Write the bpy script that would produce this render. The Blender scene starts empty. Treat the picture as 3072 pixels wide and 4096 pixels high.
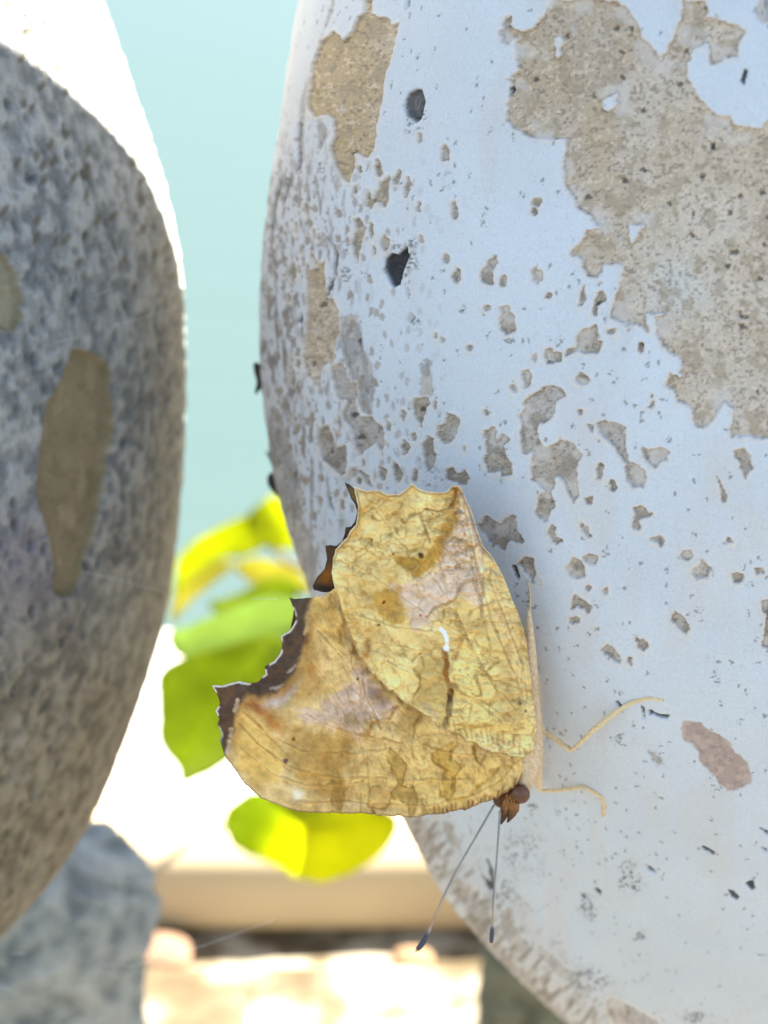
import bpy, math, random
import numpy as np
from mathutils import Vector, Matrix

# ------------------------------------------------------------------ camera, light, exposure
SC = bpy.context.scene
COL = SC.collection
PITCH = math.radians(21.0)
CAM = np.array([0.0, 0.0, 0.45])
SENS, LENS = 36.0, 50.0
KF = SENS / LENS                                    # frame height / depth
cam_d = bpy.data.cameras.new('camera')
cam_d.sensor_fit = 'VERTICAL'; cam_d.sensor_height = SENS; cam_d.sensor_width = SENS
cam_d.lens = LENS; cam_d.clip_start = 0.01; cam_d.clip_end = 2000
cam_d.dof.use_dof = True; cam_d.dof.focus_distance = 0.142; cam_d.dof.aperture_fstop = 25
cam = bpy.data.objects.new('camera', cam_d); COL.objects.link(cam)
cam.location = CAM; cam.rotation_euler = (math.pi/2 - PITCH, 0, 0)
SC.camera = cam

SUN_EL, SUN_AZ = math.radians(45), math.radians(63)  # azimuth clockwise from +Y (behind the balusters)
w = bpy.data.worlds.new('World'); SC.world = w; w.use_nodes = True
nt = w.node_tree; bg = nt.nodes['Background']
sky = nt.nodes.new('ShaderNodeTexSky'); sky.sky_type = 'NISHITA'; sky.sun_disc = False
sky.sun_elevation = SUN_EL; sky.sun_rotation = SUN_AZ
sky.air_density = 1.0; sky.dust_density = 1.0; sky.ozone_density = 1.0
nt.links.new(sky.outputs[0], bg.inputs[0]); bg.inputs[1].default_value = 0.05
sun_d = bpy.data.lights.new('sun', 'SUN'); sun_d.energy = 5.0; sun_d.angle = math.radians(0.5)
sun_d.color = (1.0, 0.95, 0.86)
sun = bpy.data.objects.new('sun', sun_d); COL.objects.link(sun)
sdir = Vector((math.sin(SUN_AZ)*math.cos(SUN_EL), math.cos(SUN_AZ)*math.cos(SUN_EL), math.sin(SUN_EL)))
sun.rotation_euler = sdir.to_track_quat('Z', 'Y').to_euler()
SC.view_settings.view_transform = 'Standard'; SC.view_settings.look = 'None'
SC.view_settings.exposure = 2.95; SC.view_settings.gamma = 1.0
SC.view_settings.use_curve_mapping = False
SC.cycles.use_denoising = True
SC.cycles.max_bounces = 8

# ------------------------------------------------------------------ photo pixel (3072 x 4096) <-> place
RIGHT = np.array([1.0, 0, 0])
FWD = np.array([0, math.cos(PITCH), -math.sin(PITCH)])
UP = np.array([0, math.sin(PITCH), math.cos(PITCH)])
def rays(px, py):
    u = (np.asarray(px, float) - 1536) / 4096 * KF
    v = (2048 - np.asarray(py, float)) / 4096 * KF
    return u[..., None]*RIGHT + v[..., None]*UP + FWD
def at(px, py, depth):
    return CAM + rays(px, py) * np.asarray(depth, float)[..., None]
def project(P):
    q = P - CAM
    d = q @ FWD
    d = np.where(d < 1e-3, 1e-3, d)
    return 1536 + (q @ RIGHT)/d/KF*4096, 2048 - (q @ UP)/d/KF*4096
CROP = dict(W=(800, 1850, 1.106), A=(1000, 0, 1.58), B=(2000, 0, 1.5476), C=(1000, 1300, 1.58),
            D=(2000, 1300, 1.5476), E=(1500, 2650, 1.3825), F=(2400, 2700, 2.4688), G=(2300, 3200, 2.149),
            H=(1250, 1900, 2.5523), I=(1250, 2500, 2.212), J=(1700, 1900, 3.0164),
            K=(0, 0, 1.5082), L=(0, 1300, 1.5082), M=(0, 2700, 1.5082), Z=(0, 0, 0.54004), S=(0, 0, 1.0))
def T(c, *pts):
    ox, oy, s = CROP[c]
    return np.array([(ox + p[0]/s, oy + p[1]/s) for p in pts])

# ------------------------------------------------------------------ noise and painting on vertex arrays
def _h(ix, iy, seed):
    n = (ix.astype(np.int64)*374761393 + iy.astype(np.int64)*668265263 + seed*974634541) & 0xFFFFFFFF
    n = ((n ^ (n >> 13)) * 1274126177) & 0xFFFFFFFF
    n = ((n ^ (n >> 16)) * 2246822519) & 0xFFFFFFFF
    return ((n ^ (n >> 15)) & 0xFFFFFF) / float(0xFFFFFF)
def vnoise(x, y, seed=0):
    x0 = np.floor(x); y0 = np.floor(y); fx = x-x0; fy = y-y0
    fx = fx*fx*fx*(fx*(fx*6-15)+10); fy = fy*fy*fy*(fy*(fy*6-15)+10)
    a = _h(x0, y0, seed); b = _h(x0+1, y0, seed); c = _h(x0, y0+1, seed); d = _h(x0+1, y0+1, seed)
    return (a*(1-fx)+b*fx)*(1-fy) + (c*(1-fx)+d*fx)*fy
def fbm(x, y, seed=0, o=4):
    s = 0; a = 1; t = 0
    for i in range(o):
        s = s + a*vnoise(x, y, seed+i*17); t += a; a *= .5; x = x*2.03+11.3; y = y*1.97+7.7
    return s/t
def cells(x, y, seed=0):
    """distance to the nearest cell point, and that cell's random number"""
    x0 = np.floor(x); y0 = np.floor(y)
    best = np.full(x.shape, 9.0); rnd = np.zeros(x.shape)
    for i in (-1, 0, 1):
        for j in (-1, 0, 1):
            cx = x0+i; cy = y0+j
            d = np.hypot(cx+_h(cx, cy, seed)-x, cy+_h(cx, cy, seed+1)-y)
            m = d < best
            best = np.where(m, d, best); rnd = np.where(m, _h(cx, cy, seed+2), rnd)
    return best, rnd
def sstep(a, b, x):
    t = np.clip((x-a)/(b-a), 0, 1); return t*t*(3-2*t)
def segdist(X, Y, P, closed=True):
    best = np.full(X.shape, 1e9); n = len(P); tt = np.zeros(X.shape)
    for i in range(n if closed else n-1):
        a = P[i]; b = P[(i+1) % n]; d = b-a; L = d @ d + 1e-9
        t = np.clip(((X-a[0])*d[0]+(Y-a[1])*d[1])/L, 0, 1)
        q = np.hypot(X-a[0]-t*d[0], Y-a[1]-t*d[1])
        m = q < best
        best = np.where(m, q, best); tt = np.where(m, (i+t)/max(1, n-1), tt)
    return best, tt
def inside(X, Y, P):
    c = np.zeros(X.shape, bool); n = len(P)
    for i in range(n):
        a = P[i]; b = P[(i+1) % n]
        if a[1] == b[1]: continue
        c ^= ((a[1] > Y) != (b[1] > Y)) & (X < (b[0]-a[0])*(Y-a[1])/(b[1]-a[1])+a[0])
    return c
def psdf(X, Y, P, margin=60, far=1e3):
    out = np.full(X.shape, far)
    m = (X > P[:, 0].min()-margin) & (X < P[:, 0].max()+margin) & (Y > P[:, 1].min()-margin) & (Y < P[:, 1].max()+margin)
    if m.any():
        x = X[m]; y = Y[m]; d = segdist(x, y, P)[0]
        out[m] = np.where(inside(x, y, P), -d, d)
    return out
def ldist(X, Y, P, margin=60):
    out = np.full(X.shape, 1e3); tt = np.zeros(X.shape)
    m = (X > P[:, 0].min()-margin) & (X < P[:, 0].max()+margin) & (Y > P[:, 1].min()-margin) & (Y < P[:, 1].max()+margin)
    if m.any():
        out[m], tt[m] = segdist(X[m], Y[m], P, False)
    return out, tt
def ell(cx, cy, rx, ry, rot=0, n=14, seed=0, rough=.18):
    rr = random.Random(int(cx*7+cy*13+seed)); c, s = math.cos(rot), math.sin(rot); P = []
    for i in range(n):
        a = 2*math.pi*i/n; k = 1+rr.uniform(-rough, rough)
        x, y = rx*k*math.cos(a), ry*k*math.sin(a)
        P.append((cx+c*x-s*y, cy+s*x+c*y))
    return np.array(P)
def blob(X, Y, cx, cy, rx, ry, rot=0):
    c, s = math.cos(rot), math.sin(rot); dx = X-cx; dy = Y-cy
    return np.exp(-(((c*dx+s*dy)/rx)**2 + ((-s*dx+c*dy)/ry)**2))
def lin(c):
    c = np.asarray(c, float)/255
    return np.where(c <= .04045, c/12.92, ((c+.055)/1.055)**2.4)
KSH = np.array([1.40, 1.18, .97])      # what shade light does to a colour here: seen colour -> surface colour
def sh(*c): return np.clip(lin(c)*KSH, 0, .9)
def mix(col, c, m):
    return col + (np.asarray(c)-col)*np.clip(m, 0, 1)[..., None]

# ------------------------------------------------------------------ objects
def tag(o, label=None, cat=None, group=None, kind=None):
    if label: o['label'] = label
    if cat: o['category'] = cat
    if group: o['group'] = group
    if kind: o['kind'] = kind
    return o
def empty(name, loc, label, cat, group=None):
    o = bpy.data.objects.new(name, None); COL.objects.link(o); o.location = loc
    o.empty_display_size = .01
    return tag(o, label, cat, group)
def mesh_obj(name, V, F, mat, parent=None, col=None, smooth=True):
    """F: (n,4) or (n,3) int array, or list of arrays"""
    V = np.asarray(V, np.float64)
    q = parent
    while q is not None: V = V - np.array(q.location); q = q.parent
    me = bpy.data.meshes.new(name)
    Fs = F if isinstance(F, list) else [F]
    Fs = [np.asarray(f, np.int32) for f in Fs if len(f)]
    loops = np.concatenate([f.ravel() for f in Fs])
    tot = np.concatenate([np.full(len(f), f.shape[1], np.int32) for f in Fs])
    start = np.concatenate([[0], np.cumsum(tot)[:-1]]).astype(np.int32)
    me.vertices.add(len(V)); me.vertices.foreach_set('co', V.astype(np.float32).ravel())
    me.loops.add(len(loops)); me.loops.foreach_set('vertex_index', loops)
    me.polygons.add(len(tot)); me.polygons.foreach_set('loop_start', start); me.polygons.foreach_set('loop_total', tot)
    me.polygons.foreach_set('use_smooth', np.full(len(tot), smooth))
    me.update(calc_edges=True)
    if col is not None:
        a = me.color_attributes.new('Col', 'FLOAT_COLOR', 'POINT')
        c4 = np.ones((len(V), 4), np.float32); c4[:, :3] = np.clip(col, 0, 1)
        a.data.foreach_set('color', c4.ravel())
    if mat: me.materials.append(mat)
    o = bpy.data.objects.new(name, me); COL.objects.link(o)
    if parent is not None: o.parent = parent
    return o
def grid_faces(r, c, wrap=False):
    i = np.arange(r-1)[:, None]; j = np.arange(c if wrap else c-1)[None, :]
    j2 = (j+1) % c
    return np.stack([i*c+j, i*c+j2, (i+1)*c+j2, (i+1)*c+j], -1).reshape(-1, 4)
def tube(pts, rad, n=8, sub=6):
    """smooth tapered tube through pts (k,3) with radii; closed ends"""
    pts = np.asarray(pts, float); rad = np.asarray(rad, float); k = len(pts)
    if sub > 1 and k > 2:
        t = np.linspace(0, k-1, (k-1)*sub+1)
        P = np.zeros((len(t), 3)); R = np.interp(t, range(k), rad)
        ext = np.vstack([2*pts[0]-pts[1], pts, 2*pts[-1]-pts[-2]])
        for q, tv in enumerate(t):
            i = min(int(tv), k-2); f = tv-i; p0, p1, p2, p3 = ext[i:i+4]
            P[q] = .5*(2*p1+(p2-p0)*f+(2*p0-5*p1+4*p2-p3)*f*f+(3*p1-p0-3*p2+p3)*f**3)
    else:
        P, R = pts, rad
    tan = np.gradient(P, axis=0); tan /= np.linalg.norm(tan, axis=1)[:, None]+1e-12
    ref = np.array([.31, .55, .77]); V = []
    a = np.arange(n)*2*math.pi/n
    for p, r, t in zip(P, R, tan):
        u = np.cross(t, ref); u /= np.linalg.norm(u); v = np.cross(t, u)
        V.append(p + r*(np.cos(a)[:, None]*u + np.sin(a)[:, None]*v))
    V = np.concatenate(V); m = len(P)
    F = grid_faces(m, n, True)
    V = np.vstack([V, P[0], P[-1]])
    e0, e1 = m*n, m*n+1
    ar = np.arange(n); c0 = np.stack([np.full(n, e0), (ar+1) % n, ar], 1)
    c1 = np.stack([np.full(n, e1), (m-1)*n+ar, (m-1)*n+(ar+1) % n], 1)
    return V, [F, np.vstack([c0, c1])]
def ball(c, rx, ry, rz, axes=None, n=20, m=14):
    th = np.linspace(0, math.pi, m)[:, None]; ph = np.arange(n)[None, :]*2*math.pi/n
    d = np.stack([np.sin(th)*np.cos(ph), np.sin(th)*np.sin(ph), np.cos(th)+0*ph], -1).reshape(-1, 3)*np.array([rx, ry, rz])
    if axes is not None: d = d @ np.asarray(axes)
    return d + c, grid_faces(m, n, True)
def join(parts):
    V, F4, F3, o = [], [], [], 0
    for v, f in parts:
        for g in (f if isinstance(f, list) else [f]):
            (F4 if g.shape[1] == 4 else F3).append(g+o)
        V.append(v); o += len(v)
    Fs = []
    if F4: Fs.append(np.vstack(F4))
    if F3: Fs.append(np.vstack(F3))
    return np.vstack(V), Fs

def material(name, base=(.5, .5, .5), rough=.85, attr=False, grain=0., gscale=4000., bump=0., bscale=6000., spec=.25, trans=None, sheen=0.):
    m = bpy.data.materials.new(name); m.use_nodes = True; N = m.node_tree.nodes; L = m.node_tree.links
    b = N['Principled BSDF']; b.inputs['Roughness'].default_value = rough
    b.inputs['Specular IOR Level'].default_value = spec
    b.inputs['Base Color'].default_value = (*base, 1)
    tc = N.new('ShaderNodeTexCoord'); src = None
    if attr:
        at_ = N.new('ShaderNodeVertexColor'); at_.layer_name = 'Col'; src = at_.outputs[0]
    if grain:
        nz = N.new('ShaderNodeTexNoise'); nz.inputs['Scale'].default_value = gscale; nz.inputs['Detail'].default_value = 5
        L.new(tc.outputs['Object'], nz.inputs['Vector'])
        mr = N.new('ShaderNodeMapRange'); mr.inputs[1].default_value = .3; mr.inputs[2].default_value = .7
        mr.inputs[3].default_value = 1-grain; mr.inputs[4].default_value = 1+grain
        L.new(nz.outputs[0], mr.inputs[0])
        mx = N.new('ShaderNodeMix'); mx.data_type = 'RGBA'; mx.blend_type = 'MULTIPLY'; mx.inputs[0].default_value = 1
        if src: L.new(src, mx.inputs[6])
        else: mx.inputs[6].default_value = (*base, 1)
        L.new(mr.outputs[0], mx.inputs[7]); src = mx.outputs[2]
    if src: L.new(src, b.inputs['Base Color'])
    if bump:
        nb = N.new('ShaderNodeTexNoise'); nb.inputs['Scale'].default_value = bscale; nb.inputs['Detail'].default_value = 6
        L.new(tc.outputs['Object'], nb.inputs['Vector'])
        bp = N.new('ShaderNodeBump'); bp.inputs['Strength'].default_value = 1; bp.inputs['Distance'].default_value = bump
        L.new(nb.outputs[0], bp.inputs['Height']); L.new(bp.outputs[0], b.inputs['Normal'])
    if trans is not None:
        tr = N.new('ShaderNodeBsdfTranslucent'); ms = N.new('ShaderNodeMixShader'); ms.inputs[0].default_value = trans
        if src: L.new(src, tr.inputs[0])
        else: tr.inputs[0].default_value = (*base, 1)
        L.new(b.outputs[0], ms.inputs[1]); L.new(tr.outputs[0], ms.inputs[2])
        L.new(ms.outputs[0], N['Material Output'].inputs[0])
    return m

# ------------------------------------------------------------------ ground, water
def value_mat(name, stops, scale, detail=6, rough=.9, bump=0., spec=.2, stretch=(1, 1, 1)):
    m = bpy.data.materials.new(name); m.use_nodes = True; N = m.node_tree.nodes; L = m.node_tree.links
    b = N['Principled BSDF']; b.inputs['Roughness'].default_value = rough; b.inputs['Specular IOR Level'].default_value = spec
    tc = N.new('ShaderNodeTexCoord'); mp = N.new('ShaderNodeMapping'); mp.inputs['Scale'].default_value = stretch
    L.new(tc.outputs['Object'], mp.inputs[0])
    nz = N.new('ShaderNodeTexNoise'); nz.inputs['Scale'].default_value = scale; nz.inputs['Detail'].default_value = detail
    L.new(mp.outputs[0], nz.inputs['Vector'])
    cr = N.new('ShaderNodeValToRGB'); e = cr.color_ramp.elements
    while len(e) < len(stops): e.new(.5)
    for k, (p, c) in enumerate(stops): e[k].position = p; e[k].color = (*c, 1)
    L.new(nz.outputs[0], cr.inputs[0]); L.new(cr.outputs[0], b.inputs['Base Color'])
    if bump:
        bp = N.new('ShaderNodeBump'); bp.inputs['Distance'].default_value = bump
        L.new(nz.outputs[0], bp.inputs['Height']); L.new(bp.outputs[0], b.inputs['Normal'])
    return m
SAND = value_mat('sand', [(.38, (.085, .062, .032)), (.48, (.13, .10, .058)), (.56, (.32, .28, .20))], 22, bump=.004)
PALE = value_mat('pale_gravel', [(.35, (.50, .46, .38)), (.65, (.62, .58, .50))], 40, bump=.003)
BEAMW = value_mat('weathered_timber', [(.3, (.42, .31, .175)), (.7, (.52, .41, .25))], 16, bump=.0015, stretch=(.15, 1, 1), rough=.8)

def sheet(name, x0, x1, y0, y1, z, nx, ny, mat, amp=0., fs=20., seed=0):
    xs = np.linspace(x0, x1, nx); ys = np.linspace(y0, y1, ny)
    X, Y = np.meshgrid(xs, ys)
    Z = z + amp*(fbm(X*fs, Y*fs, seed)-.5)
    return mesh_obj(name, np.stack([X, Y, Z], -1).reshape(-1, 3), grid_faces(ny, nx), mat)
SHORE_Y = 0.93
LOWBOUNCE = value_mat('low_bounce_ground', [(.3, (.06, .056, .05)), (.7, (.09, .084, .074))], 30, bump=.002)
def bank():
    xs = np.linspace(-3, 3, 400); ys = np.linspace(.40, SHORE_Y-.25, 120); X, Y = np.meshgrid(xs, ys)
    lip = .551 + .012*(fbm(X*9, X*0+2, 12, 3)-.5)  # rise in the ground added to shorten the beam's shadow
    Z = .012*(fbm(X*14, Y*14, 3)-.5) + .015*sstep(.012, -.012, Y-lip) + .004*(fbm(X*60, Y*60, 13, 3)-.5)
    return mesh_obj('ground', np.stack([X, Y, Z], -1).reshape(-1, 3), grid_faces(120, 400), SAND)
tag(bank(), kind='structure')
tag(sheet('unseen_dark_ground', -3, 3, -2, .42, .030, 60, 40, LOWBOUNCE, .002, 30, 4), kind='structure')  # unseen ground on the camera side, put in dark to cut warm bounce
def shore():
    xs = np.linspace(-3, 3, 160); ys = np.linspace(SHORE_Y-.252, SHORE_Y+.35, 60)
    X, Y = np.meshgrid(xs, ys)
    edge = SHORE_Y + .03*(fbm(X*3, X*0, 5)-.5)
    Z = .004 + .014*(fbm(X*14, Y*14, 9)-.5) - .9*np.clip(Y-edge, 0, 1)
    return mesh_obj('shore', np.stack([X, Y, Z], -1).reshape(-1, 3), grid_faces(60, 160), PALE)
tag(shore(), kind='structure')
def water_mat():
    m = bpy.data.materials.new('lake_water'); m.use_nodes = True; N = m.node_tree.nodes; L = m.node_tree.links
    b = N['Principled BSDF']; b.inputs['Base Color'].default_value = (.053, .081, .077, 1)
    b.inputs['Roughness'].default_value = .45; b.inputs['IOR'].default_value = 1.33; b.inputs['Specular IOR Level'].default_value = .10
    tc = N.new('ShaderNodeTexCoord'); mp = N.new('ShaderNodeMapping'); mp.inputs['Scale'].default_value = (.35, 1.6, 1)
    L.new(tc.outputs['Object'], mp.inputs[0])
    nz = N.new('ShaderNodeTexNoise'); nz.inputs['Scale'].default_value = 2.2; nz.inputs['Detail'].default_value = 4
    L.new(mp.outputs[0], nz.inputs['Vector'])
    bp = N.new('ShaderNodeBump'); bp.inputs['Distance'].default_value = .02; bp.inputs['Strength'].default_value = .3
    L.new(nz.outputs[0], bp.inputs['Height']); L.new(bp.outputs[0], b.inputs['Normal'])
    return m
wz = -.12
wv = np.array([(-600, .6, wz), (600, .6, wz), (600, 1200, wz), (-600, 1200, wz)], float)
tag(mesh_obj('water', wv, np.array([[0, 1, 2, 3]]), water_mat(), smooth=False), kind='structure')

# ------------------------------------------------------------------ balusters (turned shafts: a profile swept round a plumb axis)
def profile_from_outline(axis, outline, zlo, zhi):
    """largest profile r(z) whose outline from the camera is the given photo curve"""
    zz = np.linspace(zlo, zhi, 700); r = np.full(zz.shape, 1.0)
    t = np.linspace(.06, .60, 6000)
    seg = []
    for a, b in zip(outline[:-1], outline[1:]):
        seg += [a+(b-a)*f for f in np.linspace(0, 1, 12, endpoint=False)]
    tang = []
    for px, py in seg:
        d = rays(np.array(px), np.array(py)); P = CAM + t[:, None]*d
        ds = np.hypot(P[:, 0]-axis[0], P[:, 1]-axis[1])
        k = np.argsort(P[:, 2]); z = P[k, 2]; q = ds[k]
        i0, i1 = np.searchsorted(zz, [z[0], z[-1]])
        val = np.interp(zz[i0:i1], z, q); r[i0:i1] = np.minimum(r[i0:i1], val)
        tang.append(P[np.argmin(ds), 2])
    return zz, r, min(tang), max(tang)
W_AXIS = np.array([.0525, .205*math.cos(PITCH)])
w_out = T('Z', (668, -60), (660, 0), (640, 120), (612, 230), (590, 330), (577, 440), (563, 560), (557, 660), (558, 760), (566, 850), (578, 960), (590, 1050), (612, 1130), (640, 1210), (672, 1290), (720, 1420), (785, 1580), (858, 1750), (900, 1840), (935, 1910), (1000, 1990), (1060, 2060), (1130, 2130), (1215, 2205), (1300, 2280))
L_AXIS = np.array([-.1015, .225*math.cos(PITCH)])
l_out = T('Z', (150, -80), (190, 0), (238, 100), (292, 205), (335, 320), (362, 420), (384, 520), (397, 620), (402, 740), (402, 860), (398, 1000), (388, 1130), (370, 1270), (335, 1420), (285, 1560), (235, 1700), (180, 1810), (112, 1910), (0, 2030), (-90, 2110))
def smooth_profile(zz, r, lo, hi):
    """keep the traced range and carry the shaft on to a foot below and a collar above"""
    m = (zz >= lo) & (zz <= hi)
    z = zz[m]; q = r[m]
    k = np.ones(15)/15; qs = np.convolve(np.pad(q, 7, 'edge'), k, 'valid')
    return z, qs
def lathe_profile(axis, outline, neck):
    zz, r, lo, hi = profile_from_outline(axis, outline, .05, .75)
    z, q = smooth_profile(zz, r, lo+.003, hi-.013)
    sl = (q[-1]-q[-16])/(z[-1]-z[-16]); H = .13; t = np.linspace(0, 1, 60)[1:]
    up = q[-1]*(2*t**3-3*t**2+1) + H*sl*(t**3-2*t**2+t) + .030*(-2*t**3+3*t**2)
    z = np.concatenate([z, z[-1]+H*t]); q = np.concatenate([q, np.maximum(up, .026)])
    # below: ease to the neck, then the turned foot;   above: ease to the upper neck, then the collar
    zl = [0, .025, .026, .045, .05, .075]; rl = [.066, .066, .060, .060, .05, neck]
    ztop = z[-1]+.10; rt = q[-1]
    zu = [ztop, ztop+.02, ztop+.025, ztop+.05, ztop+.052, ztop+.10]; ru = [rt, rt*1.05, rt*1.25, rt*1.25, .040, .040]
    Z = np.concatenate([zl, z, zu]); R = np.concatenate([rl, q, ru])
    return Z, R, lo, hi
WZ, WR, w_lo, w_hi = lathe_profile(W_AXIS, w_out, .022)
LZ, LR, l_lo, l_hi = lathe_profile(L_AXIS, l_out, .022)
print('white', w_lo, w_hi, WR.min(), WR.max(), 'left', l_lo, l_hi, LR.max())
def surf(px, py, axis=W_AXIS, Zp=None, Rp=None):
    """depth of the baluster's surface under a photo pixel (None when beside it)"""
    Zp = WZ if Zp is None else Zp; Rp = WR if Rp is None else Rp
    t = np.linspace(.08, .32, 4000); P = CAM + t[:, None]*rays(np.array(px), np.array(py))
    f = np.hypot(P[:, 0]-axis[0], P[:, 1]-axis[1]) - np.interp(P[:, 2], Zp, Rp)
    k = np.argmax(f < 0)
    return t[k] if f[k] < 0 else None

def lathe(axis, Zp, Rp, x_lo, x_hi, step_px, rstep, zfine, paint):
    """dense mesh where the photograph looks, coarse behind; paint(X, Y, arc_mm, z_mm, facing) -> colour, displacement (m)"""
    to_cam = math.atan2(CAM[1]-axis[1], CAM[0]-axis[0])
    th = np.linspace(-math.pi/2-.25, math.pi/2+.25, 4000)+to_cam
    zm = .5*(zfine[0]+zfine[1]); rm = np.interp(zm, Zp, Rp)
    P = np.stack([axis[0]+rm*np.cos(th), axis[1]+rm*np.sin(th), np.full(th.shape, zm)], 1)
    px, py = project(P)
    ok = np.hypot(*(P[:, :2]-CAM[:2]).T) > 0
    # cumulative sampling density: projected step, floored
    w_ = np.maximum(np.abs(np.gradient(px)), np.abs(np.gradient(th))*rm*6000*.25)
    w_ *= np.where((px > x_lo) & (px < x_hi), 1, .06)
    cum = np.concatenate([[0], np.cumsum(.5*(w_[1:]+w_[:-1]))])
    n = int(cum[-1]/step_px); thd = np.interp(np.linspace(0, cum[-1], n), cum, th)
    back = np.linspace(thd[-1], thd[0]+2*math.pi, 60)[1:-1]
    TH = np.concatenate([thd, back])
    zs = np.concatenate([np.linspace(Zp[0], Zp[5], 30), np.linspace(Zp[5], zfine[0], 40)[1:-1], np.arange(zfine[0], zfine[1], rstep), np.linspace(zfine[1], Zp[-1], 70)])
    zs = np.unique(np.concatenate([zs, Zp[:6], Zp[-6:]]))
    RR = np.interp(zs, Zp, Rp)
    A, Z = np.meshgrid(TH, zs); R = np.repeat(RR[:, None], len(TH), 1)
    P = np.stack([axis[0]+R*np.cos(A), axis[1]+R*np.sin(A), Z], -1)
    X, Y = project(P.reshape(-1, 3)); X = X.reshape(A.shape); Y = Y.reshape(A.shape)
    facing = np.cos(A-to_cam) > -.35
    X = np.where(facing, X, -9e4)
    arc = ((A-to_cam)*.07*1000); zmm = Z*1000
    col, disp = paint(X, Y, arc, zmm, facing)
    slope = np.gradient(RR, zs); nz_ = (-slope/np.sqrt(1+slope**2))[:, None]; nr = (1/np.sqrt(1+slope**2))[:, None]
    Rn = R + disp*nr
    V = np.stack([axis[0]+Rn*np.cos(A), axis[1]+Rn*np.sin(A), Z+disp*nz_*0], -1).reshape(-1, 3)
    return V, grid_faces(len(zs), len(TH), True), col.reshape(-1, 3)

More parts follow.
